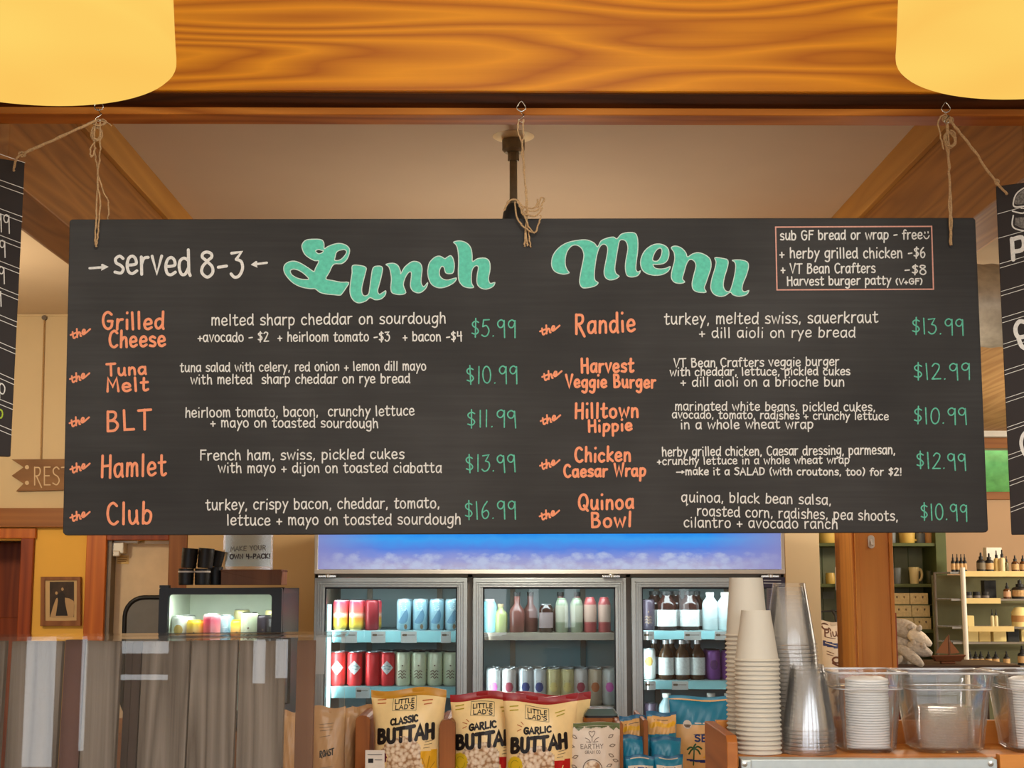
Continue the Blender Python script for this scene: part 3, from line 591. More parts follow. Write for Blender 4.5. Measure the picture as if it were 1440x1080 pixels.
HEAD = dict(org=None)
LUNCH = [[
 [(192,140),(215,117),(265,112),(305,116),(320,135),(322,168),(340,158),(370,145),(410,137),(450,147),(472,170),(470,200),(455,235),(425,258),(378,262),(352,310),(332,348),(370,358),(420,368),(468,370),(450,405),(425,440),(412,446),(380,443),(330,438),(295,428),(268,408),(240,407),(190,398),(140,375),(100,335),(82,300),(85,268),(110,248),(145,243),(180,255),(225,282),(260,305),(270,285),(290,243),(265,240),(230,222),(205,200),(190,165)],
 [(270,182),(288,174),(305,178),(318,182),(305,195),(285,198)], [(395,190),(415,178),(445,175),(455,190),(440,215),(415,236),(385,238),(388,215)], [(120,300),(140,290),(175,300),(210,325),(230,350),(200,352),(165,345),(130,325)]],
 [[(490,270),(530,268),(570,280),(568,310),(555,360),(545,410),(550,440),(565,450),(585,440),(592,410),(600,350),(612,285),(640,272),(668,280),(665,320),(650,380),(640,420),(650,440),(670,430),(688,420),(685,445),(660,468),(625,473),(595,460),(570,480),(530,492),(500,480),(480,450),(475,410),(482,350),(488,310)]],
 [[(690,262),(730,255),(760,268),(775,300),(778,318),(800,280),(840,248),(870,245),(895,258),(905,290),(900,340),(900,375),(915,395),(938,370),(930,400),(905,425),(880,432),(850,420),(835,390),(840,340),(840,310),(825,310),(805,340),(793,385),(808,430),(780,442),(750,440),(725,430),(718,400),(722,350),(715,300),(705,275)]],
 [[(940,285),(950,250),(980,220),(1010,213),(1040,228),(1050,222),(1075,210),(1090,230),(1097,270),(1090,310),(1070,318),(1045,312),(1035,280),(1020,275),(1008,300),(1010,330),(1030,350),(1060,355),(1108,343),(1095,370),(1050,395),(1005,402),(965,385),(945,350),(938,315)]],
 [[(1092,130),(1130,122),(1170,135),(1195,165),(1203,210),(1205,245),(1235,228),(1280,225),(1305,245),(1310,290),(1300,345),(1310,375),(1338,370),(1325,395),(1285,410),(1250,400),(1232,375),(1232,330),(1240,280),(1225,270),(1205,290),(1198,330),(1200,375),(1212,398),(1185,402),(1150,392),(1125,360),(1120,310),(1122,250),(1120,195),(1110,150)]]]
MENU = [[[(235,300),(245,250),(280,205),(330,175),(400,160),(450,160),(490,178),(510,200),(530,165),(570,147),(605,142),(625,152),(650,125),(690,115),(730,118),(745,140),(750,180),(748,230),(740,290),(738,335),(750,350),(765,343),(750,370),(715,380),(685,370),(675,330),(678,280),(690,210),(680,170),(660,158),(640,165),(630,210),(620,270),(612,330),(620,360),(638,375),(615,392),(580,397),(555,380),(548,345),(560,280),(570,215),(560,190),(540,185),(520,205),(505,250),(495,310),(490,370),(495,400),(513,415),(490,435),(440,445),(415,440),(402,410),(408,360),(420,300),(428,250),(415,210),(385,190),(355,195),(330,225),(318,265),(318,310),(330,340),(340,355),(310,363),(270,355),(245,335)]],
 [[(765,290),(780,240),(810,205),(850,185),(890,185),(925,205),(935,240),(925,280),(900,300),(860,305),(840,305),(850,325),(880,332),(915,328),(942,318),(930,345),(895,365),(850,370),(805,360),(775,335)], [(838,280),(845,245),(865,215),(885,208),(893,225),(885,260),(865,285)]],
 [[(948,205),(975,195),(1010,208),(1035,235),(1045,260),(1075,242),(1110,235),(1150,248),(1180,275),(1185,320),(1170,370),(1155,415),(1145,445),(1155,470),(1110,470),(1080,455),(1072,420),(1082,370),(1095,315),(1085,285),(1060,275),(1040,300),(1025,350),(1015,390),(1028,410),(1000,418),(965,410),(948,380),(955,330),(968,280),(965,235)]],
 [[(1208,265),(1250,268),(1285,280),(1283,320),(1265,380),(1258,430),(1270,460),(1295,465),(1310,430),(1325,370),(1332,315),(1325,290),(1312,280),(1360,278),(1400,290),(1408,320),(1395,370),(1375,420),(1370,455),(1385,468),(1410,460),(1395,485),(1350,495),(1315,485),(1300,470),(1270,490),(1235,495),(1200,480),(1183,445),(1190,390),(1208,330),(1215,290)]]]
for letters, ox, oy in ((LUNCH, 380, 310), (MENU, 720, 300)):
    for loops in letters:
        L2 = [smooth_line([(ox + x * .23611, oy + y * .23611) for x, y in lp], 3, True) for lp in loops]
        h = MB().fill(L2, bd(.0006)).build('heading_letter', M['t'], mb_)
        o_ = MB()
        for lp in L2: o_.strip(lp, 1.3, bd(.0012), closed=True)
        o_.build('letter_outline', M['m'], h)

# boards hanging on either side, turned to the viewer
def side_board(name, label, corners, lines, extra):
    """corners: top inner, bottom inner (photo), Y at the inner and outer edge"""
    t = thing(name, label, 'menu board'); return t
tl, bl = at(35, 228, 3.80), at(15, 642, 3.80)
def lb(off=0.0):
    o0 = Vector((tl.x, 3.80, 0)); dv = Vector((-1, -.62, 0)).normalized(); nn = Vector((-.62, 1, 0)).normalized() * -1
    def fn(px, py):
        d = ROT @ Vector(((px - 720) / FPX, (540 - py) / FPX, -1)); n_ = Vector((dv.y, -dv.x, 0))
        s = (o0 - EYE).dot(n_) / d.dot(n_); p = EYE + d * s - n_ * off * (1 if n_.y > 0 else -1)
        return (p.x, p.y, p.z)
    return fn
g = lb(); lt = thing('menu_board', 'black side board showing only white ruled lines and prices, hung by twine', 'menu board')
q = [g(35, 228), g(15, 642)]; dv = Vector((-1, -.62, 0)).normalized() * .62
zt, zb2 = q[0][2], q[1][2]
xb = q[1][0] - q[0][0]
MB().prism([(q[0][0], q[0][1], zt), (q[1][0], q[1][1], zb2), (q[1][0] + dv.x, q[1][1] + dv.y, zb2), (q[0][0] + dv.x, q[0][1] + dv.y, zt)], Vector((-.53, .85, 0)) * .018).build('panel', mat('side_chalkboard', (44, 38, 36), .7, var=.1, vs=3), lt, bevel=.002)
ru = MB()
for y_ in (225, 261, 269, 301, 308, 338, 345, 374, 381, 411, 418, 449, 456, 487, 494, 530, 537, 568, 575, 604, 611):
    ru.strip([(35.6 - (y_ - 228) * .0485 - .8, y_ + 4 + (y_ > 560) * -3), (-34, y_ - 20)], .9, lb(.0008))
ru.build('ruled_line', M['w'], lt)
for s, x0, y0, x1, u, c in (('99', -7, 327, 14, 2.4, 'w'), ('99', -12, 361, 8, 2.2, 'w'), ('99', -14, 398, 7, 2.2, 'w'), ('9', -8, 430, 2.5, 2, 'w'), ('p', -2, 556, 8, 2.4, 'w')):
    m = MB(); write(m, s, x0, y0 - 4, x1, y0, u, 1.6, lb(.0008), jit=0); m.build('price' if '9' in s else 'lettering', M[c], lt)
m = MB(); m.strip([(3 * math.cos(a * .6) + .5, 582 + 6 * math.sin(a * .6)) for a in range(11)], 2, lb(.0008)); m.build('lettering', mat('lime_chalk', (176, 200, 60), .9), lt)

def rb(off=0.0):
    o0 = at(1400, 262, 3.80); dv = Vector((1, -.62, 0)).normalized(); n_ = Vector((-dv.y, dv.x, 0))
    def fn(px, py):
        d = ROT @ Vector(((px - 720) / FPX, (540 - py) / FPX, -1)); s = (o0 - EYE).dot(n_) / d.dot(n_); p = EYE + d * s - n_ * off
        return (p.x, p.y, p.z)
    return fn
g = rb(); rt = thing('menu_board', 'black side board with a chalk burger drawing and bold white lettering, hung by twine', 'menu board')
q = [g(1400, 262), g(1422, 752)]; dv = Vector((1, -.62, 0)).normalized() * .62
MB().prism([(q[0][0], q[0][1], q[0][2]), (q[1][0], q[1][1], q[1][2]), (q[1][0] + dv.x, q[1][1] + dv.y, q[1][2]), (q[0][0] + dv.x, q[0][1] + dv.y, q[0][2])], Vector((.53, .85, 0)) * .018).build('panel', MATS.get('sc') or bpy.data.materials['side_chalkboard'], rt, bevel=.002)
ru = MB()
for y_ in (301, 335, 371, 377, 410, 416, 447, 454, 484, 490, 521, 527, 560, 566, 601, 606, 640, 646, 677, 683, 714, 720):
    ru.strip([(1400 + (y_ - 262) * .045 + 1.2, y_), (1475, y_ - 20)], .8, rb(.0008))
ru.build('ruled_line', M['w'], rt)
for pts, wd, nm in (([[(1425, 365), (1423, 336)], [(1423, 337), (1437, 334), (1440, 345), (1436, 352), (1424, 354)]], 6, 'lettering'),
               ([[(1446, 455), (1434, 452), (1428, 462), (1432, 474), (1446, 472)], [(1432, 474), (1437, 487), (1448, 492)]], 6, 'lettering'), ([[(1452, 602), (1440, 610), (1436, 624), (1442, 640), (1454, 646)]], 5, 'lettering')):
    m = MB()
    for P in pts: m.strip(smooth_line(P, 5), wd, rb(.0008))
    m.build(nm, M['w'], rt)
bg = MB()
bg.strip(smooth_line([(1470, 258), (1446, 262), (1430, 272), (1425, 286), (1428, 291), (1440, 290), (1470, 286)], 5), 2, rb(.0008))
bg.strip(smooth_line([(1424, 297), (1438, 300), (1446, 296), (1470, 300)], 5), 2, rb(.0008)); bg.strip(smooth_line([(1470, 294), (1436, 293)], 5), 1.4, rb(.0008))
bg.strip(smooth_line([(1470, 328), (1436, 324), (1424, 318), (1425, 303)], 5), 2, rb(.0008)); bg.build('burger_drawing', M['w'], rt)
bf = MB(); bf.fill([smooth_line([(1470, 260), (1446, 264), (1432, 273), (1427, 286), (1440, 287), (1470, 283)], 4)], rb(.0005)); bf.fill([[(1470, 325), (1437, 321), (1427, 316), (1428, 306), (1470, 304)]], rb(.0005))
bf.build('burger_shading', mat('grey_chalk', (120, 116, 110), .9, var=.5, vs=200), rt)

# ---------------------------------------------------------------- eye hooks and twine
def hook(px, label):
    c = at(px, 150, 3.775); z = bz0
    t = thing('eye_hook', label, 'hook', (c.x, 3.775, z))
    k = 3.775 / FPX
    MB().tube([(0, 0, .012), (0, 0, -.003)], .0016, 8).tube(smooth_line([(0, 0, -.002), (5 * k, 0, -7 * k), (6.5 * k, 0, -11 * k), (4 * k, 0, -15 * k), (0, 0, -16.5 * k), (-4 * k, 0, -15 * k), (-6.5 * k, 0, -11 * k), (-5 * k, 0, -7 * k)], 3, True), .0016, 8, closed=True).build('eye', M['wire'], t, smooth=60)
    MB().tube(smooth_line([(-2 * k, .006, -13 * k), (1 * k, .004, -19 * k), (4 * k, 0, -22 * k), (0, -.003, -27 * k), (-3.5 * k, -.004, -30 * k), (0, 0, -33 * k), (3.5 * k, 0, -31 * k)], 4), .0014, 8).build('wire_hook', M['wire'], t, smooth=60)
    return c
hook(139, 'zinc eye hook under the beam, beside the lamp over the priced side board')
hook(733, 'zinc eye hook under the beam, in front of the pale ceiling plate')
hook(1330, 'zinc eye hook under the beam, beside the lamp over the burger board')
def tw(m, pts, r=.0024, wob=.0016):
    P = smooth_line([tuple(at(x, y, Y)) for x, y, Y in pts], 6)
    P = [(x + random.uniform(-wob, wob), y + random.uniform(-wob, wob), z) for x, y, z in P]
    m.tube(P, [r * random.uniform(.8, 1.2) for _ in P], 7)
def knot(m, cx, cy, Y, rx, ry, n=6):
    for i in range(n):
        a0 = random.uniform(0, 6.28); sx, sy = rx * random.uniform(.5, 1), ry * random.uniform(.6, 1); ty = random.uniform(-.7, .7)
        tw(m, [(cx + sx * math.cos(a0 + a) + ty * sy * math.sin(a0 + a) * .4, cy + sy * math.sin(a0 + a), Y + .006 * math.cos(a * 2 + i)) for a in (0, .9, 1.8, 2.7, 3.6, 4.5, 5.4)], .0019, .0006)
H1 = thing('twine_hanger', 'jute twine holding the menu board at its end near the priced side board', 'twine')
m = MB(); tw(m, [(136, 167, 3.775), (132, 200, 3.79), (135, 225, 3.82), (138, 250, 3.85), (136, 290, 3.87), (134, 330, 3.874), (134.5, 347, 3.872)]); tw(m, [(140, 168, 3.775), (141, 200, 3.79), (140, 225, 3.82), (137, 255, 3.85), (141, 290, 3.86), (138, 325, 3.872), (135.5, 347, 3.871)])
tw(m, [(137, 245, 3.85), (145, 268, 3.86), (153, 288, 3.88), (151, 312, 3.905)], .002); m.build('strand', M['twine'], H1, smooth=80)
m = MB(); knot(m, 136, 188, 3.79, 8, 12, 8); tw(m, [(140, 170, 3.78), (150, 172, 3.775), (157, 177, 3.77)], .0018); tw(m, [(133, 200, 3.785), (127, 210, 3.78), (129, 221, 3.78), (134, 208, 3.78)], .002); knot(m, 140, 172, 3.78, 10, 5, 4); m.build('knot', M['twine'], H1, smooth=80)
H2 = thing('twine_hanger', 'jute twine with a loose bow holding the middle of the menu board', 'twine')
m = MB(); tw(m, [(730, 168, 3.775), (728, 185, 3.78), (734, 200, 3.79), (737, 235, 3.83), (739, 270, 3.855), (741, 300, 3.868), (740, 330, 3.87), (742, 346, 3.872)]); tw(m, [(736, 168, 3.775), (736, 190, 3.78), (734, 215, 3.8), (738, 250, 3.84), (741, 290, 3.862), (738, 330, 3.87), (738, 347, 3.872)])
tw(m, [(739, 300, 3.868), (743, 325, 3.866), (746, 348, 3.872)], .002); m.build('strand', M['twine'], H2, smooth=80)
m = MB(); tw(m, [(736, 292, 3.86), (726, 281, 3.86), (716, 283, 3.87), (709, 296, 3.885)], .0026); tw(m, [(724, 284, 3.86), (728, 308, 3.85), (738, 320, 3.85), (752, 327, 3.848), (758, 312, 3.84), (761, 303, 3.84)], .0024)
tw(m, [(738, 292, 3.86), (752, 292, 3.845), (757, 280, 3.84)], .0024); tw(m, [(738, 297, 3.86), (755, 296, 3.845), (762, 287, 3.84), (765, 280, 3.84), (760, 279, 3.84), (756, 292, 3.845)], .0024); tw(m, [(738, 300, 3.86), (752, 304, 3.85), (764, 292, 3.84)], .0024); tw(m, [(730, 288, 3.86), (738, 305, 3.85), (744, 320, 3.85), (752, 328, 3.845)], .0022)
knot(m, 738, 297, 3.858, 5, 7, 4); m.build('bow', M['twine'], H2, smooth=80)
H3 = thing('twine_hanger', 'jute twine holding the menu board at its end near the burger board', 'twine')
m = MB(); tw(m, [(1333, 165, 3.775), (1331, 190, 3.79), (1332, 215, 3.81), (1335, 250, 3.84), (1335, 300, 3.868), (1337, 345, 3.872)], .003); tw(m, [(1331, 165, 3.775), (1334, 195, 3.79), (1334, 225, 3.82), (1336, 260, 3.85), (1338, 310, 3.87), (1338, 345, 3.872)], .003); m.build('strand', M['twine'], H3, smooth=80)
m = MB(); knot(m, 1336, 196, 3.79, 9, 15, 10); tw(m, [(1330, 160, 3.775), (1320, 168, 3.77), (1321, 185, 3.77), (1327, 210, 3.785)], .0022); knot(m, 1333, 168, 3.78, 9, 6, 4); m.build('knot', M['twine'], H3, smooth=80)
H4 = thing('twine_hanger', 'slanting jute twine from the eye hook to the corner of the priced side board', 'twine')
m = MB(); tw(m, [(137, 168, 3.772), (110, 181, 3.775), (70, 199, 3.785), (33, 216, 3.79)], .0042); tw(m, [(33, 216, 3.79), (24, 222, 3.775), (19, 240, 3.745)], .003); m.build('strand', M['twine'], H4, smooth=80)
m = MB(); knot(m, 31, 217, 3.785, 5, 4, 5); m.build('knot', M['twine'], H4, smooth=80)
H5 = thing('twine_hanger', 'slanting jute twine from the eye hook to the corner of the burger board', 'twine')
m = MB(); tw(m, [(1334, 168, 3.772), (1343, 178, 3.775), (1370, 212, 3.785), (1398, 252, 3.79), (1416, 273, 3.75)], .0036); m.build('strand', M['twine'], H5, smooth=80)
m = MB(); knot(m, 1402, 256, 3.785, 3, 4, 5); m.build('knot', M['twine'], H5, smooth=80)

# ================================================================ service counter, plank screen, glass
cz = .96
sc_ = thing('service_counter', 'long service counter carrying the snack rack, plank screen and cup tray', 'counter')
MB().box(-3.2, 2.4, 2.70, 4.45, cz - .04, cz).build('worktop', M['tray'], sc_, bevel=.005)
MB().box(-3.15, 2.35, 2.78, 4.4, 0, cz - .04).build('cabinet', M['casingd'], sc_)
YK = 2.93
ps = thing('plank_screen', 'screen of upright weathered barn planks behind the glass at the counter end', 'screen', (0, 0, cz))
for a, b, tp, mm, dy in ((-60, 8, 902, 'plank', 0), (17, 88, 902, 'plank', 0), (91, 119, 900, 'plankm', .004), (121, 170, 901, 'plank', 0), (176, 186, 903, 'plankd', .01), (187, 199, 902, 'plankd', .004), (201, 267.5, 902, 'plank', 0), (270, 334.5, 901, 'plank', 0), (337, 401, 901, 'plank', 0), (418, 443, 901, 'plankr', 0)):
    sl = .012 * (a + b - 800) / 800
    x0, x1, zt = X(a, YK, 900), X(b, YK, 900), at((a + b) / 2, tp, YK).z - cz
    sh = -.011 if a < 300 else -.004
    MB().prism([(x0 + sh, YK + dy, 0), (x1 + sh, YK + dy, 0), (x1, YK + dy, zt + random.uniform(-.002, .002)), (x0, YK + dy, zt)], (0, .02, 0)).build('plank', M[mm], ps, bevel=.0015)
MB().box(X(-60, YK), X(443, YK), YK + .024 + .012, YK + .06, 0.04, .12).build('back_rail', M['plankd'], ps)
YG = 2.80
gs = thing('glass_guard', 'clear glass guard standing on the counter in front of the weathered planks', 'glass screen', (0, 0, cz))
zg0, zg1 = at(-60, 901, YG).z - cz, at(487, 896, YG).z - cz
MB().prism([(X(-60, YG), YG, 0), (X(487, YG), YG, 0), (X(487, YG), YG, zg1), (X(-60, YG), YG, zg0)], (0, .006, 0)).build('front_pane', M['pane'], gs)
MB().prism([(X(-60, YG), YG, zg0), (X(487, YG), YG, zg1), (X(480, YG) + .0, YG + .16, zg1), (X(-60, YG), YG + .16, zg0)], (0, 0, .006)).build('top_pane', M['pane'], gs)

# ================================================================ cup tray
YT0, YT1 = 2.895, 3.17
zt = at(1066, 1063, 2.925).z
ri = thing('counter_riser', 'wooden riser box under the cup tray', 'riser', (0, 0, cz))
MB().box(.46, 2.35, 2.93, 3.16, 0, zt - .03 - cz).build('box', M['tray'], ri)
tr = thing('cup_tray', 'orange wooden tray with raised sides holding cups and clear tubs', 'tray', (0, 0, zt - .03))
MB().box(.455, 2.35, YT0, YT1 - .02, .012, .03).build('bottom_board', M['tray'], tr, bevel=.002)
zs = at(1016, 1035, 2.86).z - zt + .03
side = [(.433, 2.86, -.12), (.433, 2.86, zs - .012), (.433, 2.875, zs), (.433, YT1, zs), (.433, YT1, -.12)]
MB().prism(side, (.021, 0, 0)).build('side_panel', M['trayside'], tr, bevel=.002)
zbk = at(1300, 1013, YT1 - .02).z - zt + .03
MB().box(.455, 2.35, YT1 - .02, YT1, 0, zbk).build('back_panel', M['tray'], tr, bevel=.002)
zr_, zl_ = at(1200, 1067, 2.875).z - zt + .03, at(1200, 1079, 2.875).z - zt + .03
rl = MB().box(X(1041, 2.875, 1070), X(1400, 2.875, 1070), 2.865, 2.895, zl_ - .004, zr_); rl.box(X(1041, 2.875, 1070), X(1400, 2.875, 1070), 2.88, 2.895, zr_, .011)
rl.build('metal_rail', M['alu'], tr, bevel=.002)
MB().box(X(1041, 2.87, 1070), X(1056, 2.87, 1070), 2.858, 2.8645, zl_ - .004, zr_).build('rail_end', M['alu'], tr, bevel=.003)
for sx in (1047, 1394):
    MB().lathe([(.0001, 0), (.0045, 0), (.0055, .003), (.0001, .0035)], 14).build('screw', M['wire'], tr, loc=(X(sx, 2.86, 1074), 2.861 if sx < 1100 else 2.8655, (zr_ + zl_) / 2), rot=(R(90), 0, 0))
MB().box(X(1405, 2.875, 1070), 2.35, 2.87, 2.895, -.12, zr_ + .008).build('front_board', M['tray'], tr, bevel=.002)

# paper and clear cups, upside down in stacks: every cup a thing
def cup_mesh(name, r0, r1, h, m, t=.0008):
    """r0 rim radius (down), r1 base radius (up)"""
    p = [(r0 - .004, .002), (r0 - .0015, .0), (r0 + .0006, .0012), (r0 + .0008, .003), (r0 - .001, .0048), (r0 - .0022, .0055)]
    p += [(r0 - .0022 + (r1 - r0 + .0022) * k / 6, .0055 + (h - .0055) * k / 6) for k in range(1, 7)]
    p += [(r1 - .003, h), (r1 - .004, h - .006), (.0001, h - .0065), (.0001, h - .0075), (r1 - .005, h - .0075)]
    p += [(r0 - .004, .004), (r0 - .004, .002)]
    return MB().lathe(p, 40).build(name, m, smooth=50)
def stack(proto, n, step, x, y, z, what, where, grp, lean=0):
    for k in range(n):
        o = proto if k == 0 else proto.copy()
        if k: COL.objects.link(o)
        o.location = (x + lean * k, y + (0 if k == 0 else random.uniform(-.0004, .0004)), z + step * k); o.rotation_euler = (0, 0, random.uniform(0, 6))
        i = n - k
        lab = f'{what}, topmost of {where}' if i == 1 else f'{what}, lowest of {where}' if k == 0 else f'{what}, {ORD[i]} from the top of {where}'
        tag(o, lab, 'cup', grp)
sp = (1063 - 938.5) / 20 / FPX * 2.97
stack(cup_mesh('paper_cup', .0450, .029, .1005, M['cup']), 21, sp, at(1066, 1000, 2.97).x, 2.97, zt + .0003, 'off-white paper cup', 'the shorter paper stack', 'paper cups in the shorter stack')
stack(cup_mesh('paper_cup', .0455, .0345, .121, M['cup']), 26, sp, at(1053, 1000, 3.08).x, 3.08, zt + .0003, 'off-white paper cup', 'the taller paper stack', 'paper cups in the taller stack')
sp2 = .0076
def ccup(): return cup_mesh('clear_cup', .0545, .0335, .128, M['clearcup'], .0006)
stack(ccup(), 7, sp2, at(1136, 1000, 2.97).x, 2.97, zt + .0003, 'clear plastic cup', 'the shorter clear stack', 'clear cups in the shorter stack')
stack(ccup(), 26, .0083, at(1124, 1000, 3.085).x, 3.085, zt + .0003, 'clear plastic cup', 'the taller clear stack', 'clear cups in the taller stack', lean=-.0006)

def rsq(hx, hy, r, z, n=5):
    return [(sx * (hx - r) + r * math.cos(R(a0 + 90 * k / n)), sy * (hy - r) + r * math.sin(R(a0 + 90 * k / n)), z)
            for sx, sy, a0 in ((1, 1, 0), (-1, 1, 90), (-1, -1, 180), (1, -1, 270)) for k in range(n + 1)]
def tub(cx, w, d, h, label, Yc=3.02):
    t = thing('clear_tub', label, 'tub', (cx, Yc, zt + .0003))
    bx, by = w / 2 * .72, d / 2 * .74; mx, my = w / 2 * .86, d / 2 * .88
    L = [rsq(bx - .01, by - .01, .018, .0), rsq(bx, by, .022, .008), rsq(mx, my, .024, h - .036), rsq(mx + .004, my + .004, .024, h - .032), rsq(mx + .007, my + .007, .024, h - .006),
         rsq(w / 2, d / 2, .02, h - .006), rsq(w / 2, d / 2, .02, h), rsq(mx + .004, my + .004, .022, h), rsq(mx + .001, my + .001, .022, h - .030), rsq(mx - .003, my - .003, .022, h - .037), rsq(bx - .003, by - .003, .02, .011), rsq(bx - .013, by - .013, .016, .004)]
    MB().loft(L).build('shell', M['tub'], t, smooth=35)
    MB().tube(rsq(w / 2, d / 2, .02, h - .001), .0022, 8, closed=True).build('rim', M['tubglint'], t, smooth=60)  # beads of whiter plastic put bright edge highlights into the colour
    MB().tube(rsq(mx + .003, my + .003, .024, h - .033), .0012, 6, closed=True).build('shoulder', M['tubglint'], t, smooth=60); return t
hT = at(1216, 946, 2.94).z - zt
ta = tub(at(1217, 1000, 3.0).x, .150, .17, hT, 'clear square tub holding white lids, next to the clear cups')
tb = tub(at(1330, 1000, 3.0).x, .186, .17, hT - .001, 'clear square tub half full of clear lids, middle of three')
tc_ = tub(at(1464, 1000, 3.0).x, .186, .17, hT, 'clear square tub with tall white lids, farthest from the cup stacks')
def lid_mesh(name, r, m, dome=.006):
    return MB().lathe([(r - .002, 0), (r, .0006), (r, .004), (r - .004, .0055), (r - .006, dome * .7), (r - .014, dome), (.0001, dome * .9), (.0001, dome * .9 - .001), (r - .015, dome - .001), (r - .004, .003), (r - .003, .001), (r - .002, 0)], 36).build(name, m, smooth=40)
def lids(n, r, m, step, x, y, what, where, grp, dome=.006, tilt=0):
    for k in range(n):
        if k == 0: o = o0 = lid_mesh('cup_cover', r, m, dome)
        else: o = o0.copy(); COL.objects.link(o)
        o.location = (x + random.uniform(-.0008, .0008), y, zt + .0055 + step * k)
        i = n - k
        tag(o, f'{what}, topmost {where}' if i == 1 else f'{what}, lowest {where}' if k == 0 else f'{what}, {ORD[i]} from the top {where}', 'lid', grp)
lids(27, .0435, M['lidwhite'], .0051, at(1223, 1000, 3.0).x, 3.02, 'white plastic lid', 'in the tub by the clear cups', 'white lids in the tub by the cups', .009)
lids(16, .057, M['clearlid'], .0052, at(1333, 1000, 3.0).x, 3.02, 'clear plastic lid', 'in the middle tub', 'clear lids in the middle tub')
lids(27, .046, M['lidwhite'], .0051, at(1456, 1000, 3.0).x, 3.02, 'white plastic lid', 'in the tub at the end', 'white lids in the end tub', .009)

# ================================================================ snack rack and bags
YS = 3.98; kS = YS / FPX
zsh = 1.10
rk = thing('snack_rack', 'wooden snack rack with upright dividers under the menu board', 'rack', (0, 0, cz))
xr0, xr1 = X(440, YS), X(1035, 4.1)
MB().box(xr0, xr1, 3.90, 4.36, 0, zsh - cz).build('base', M['rack'], rk, bevel=.003)
MB().box(xr0, xr1, 4.34, 4.36, zsh - cz, zsh - cz + .07).build('back_rail', M['rack'], rk)
for a, b, top in ((500, 520, 1006), (618, 640, 1012), (868, 876, 1016), (905, 911, 1012)):
    x0, x1 = X(a, YS, 1020), X(b, YS, 1020); z1 = at((a + b) / 2, top, YS).z - cz
    n_ = 6; r_ = (x1 - x0) / 2
    pr = [(x0, YS, zsh - cz)] + [(x0 + r_ - r_ * math.cos(math.pi * k / n_), YS, z1 - r_ * .7 + r_ * .7 * math.sin(math.pi * k / n_)) for k in range(n_ + 1)] + [(x1, YS, zsh - cz)]
    MB().prism(pr, (0, .30, 0)).build('divider', M['rack'], rk, bevel=.001)
popcorn = None
def popmat():
    m, nt, b = _new('popcorn_print'); vo = N(nt, 'ShaderNodeTexVoronoi', Scale=95.0); nt.links.new(coords(nt, (1, .3, 1)), vo.inputs['Vector'])
    nz = N(nt, 'ShaderNodeTexNoise', Scale=160.0, Detail=3.0); nt.links.new(coords(nt, (1, 1, 1)), nz.inputs['Vector'])
    ad = N(nt, 'ShaderNodeMath', operation='MULTIPLY_ADD'); ad.inputs[1].default_value = .5; nt.links.new(nz.outputs['Fac'], ad.inputs[0]); nt.links.new(vo.outputs['Distance'], ad.inputs[2])
    nt.links.new(ramp(nt, ad.outputs[0], [(.42, lin((244, 230, 206))), (.74, lin((228, 206, 174))), (1.0, lin((168, 128, 88)))]), b.inputs['Base Color']); b.inputs['Roughness'].default_value = .4
    return m
M['pop'] = popmat()
for nm, c in (('bagcream', (250, 222, 160)), ('bagred', (150, 14, 20)), ('bagmust', (196, 140, 30)), ('yel', (228, 196, 40)), ('ygreen', (176, 160, 30)), ('bagorange', (190, 96, 40)), ('redpr', (190, 30, 30)), ('maroon', (110, 36, 60)), ('sunyel', (236, 180, 40)),
              ('kraft', (190, 150, 104)), ('plum', (90, 56, 66)), ('bagwhite', (222, 208, 188)), ('leaf', (92, 104, 52)), ('brownpr', (112, 92, 70)), ('tealbag', (30, 128, 160)), ('tealdk', (24, 96, 134)), ('palm', (40, 84, 40)), ('navy', (36, 52, 110)), ('tan', (228, 178, 112)), ('paper', (226, 220, 208))):
    M[nm] = mat('print_' + nm, c, .38, var=.04, vs=40, spec=.45)
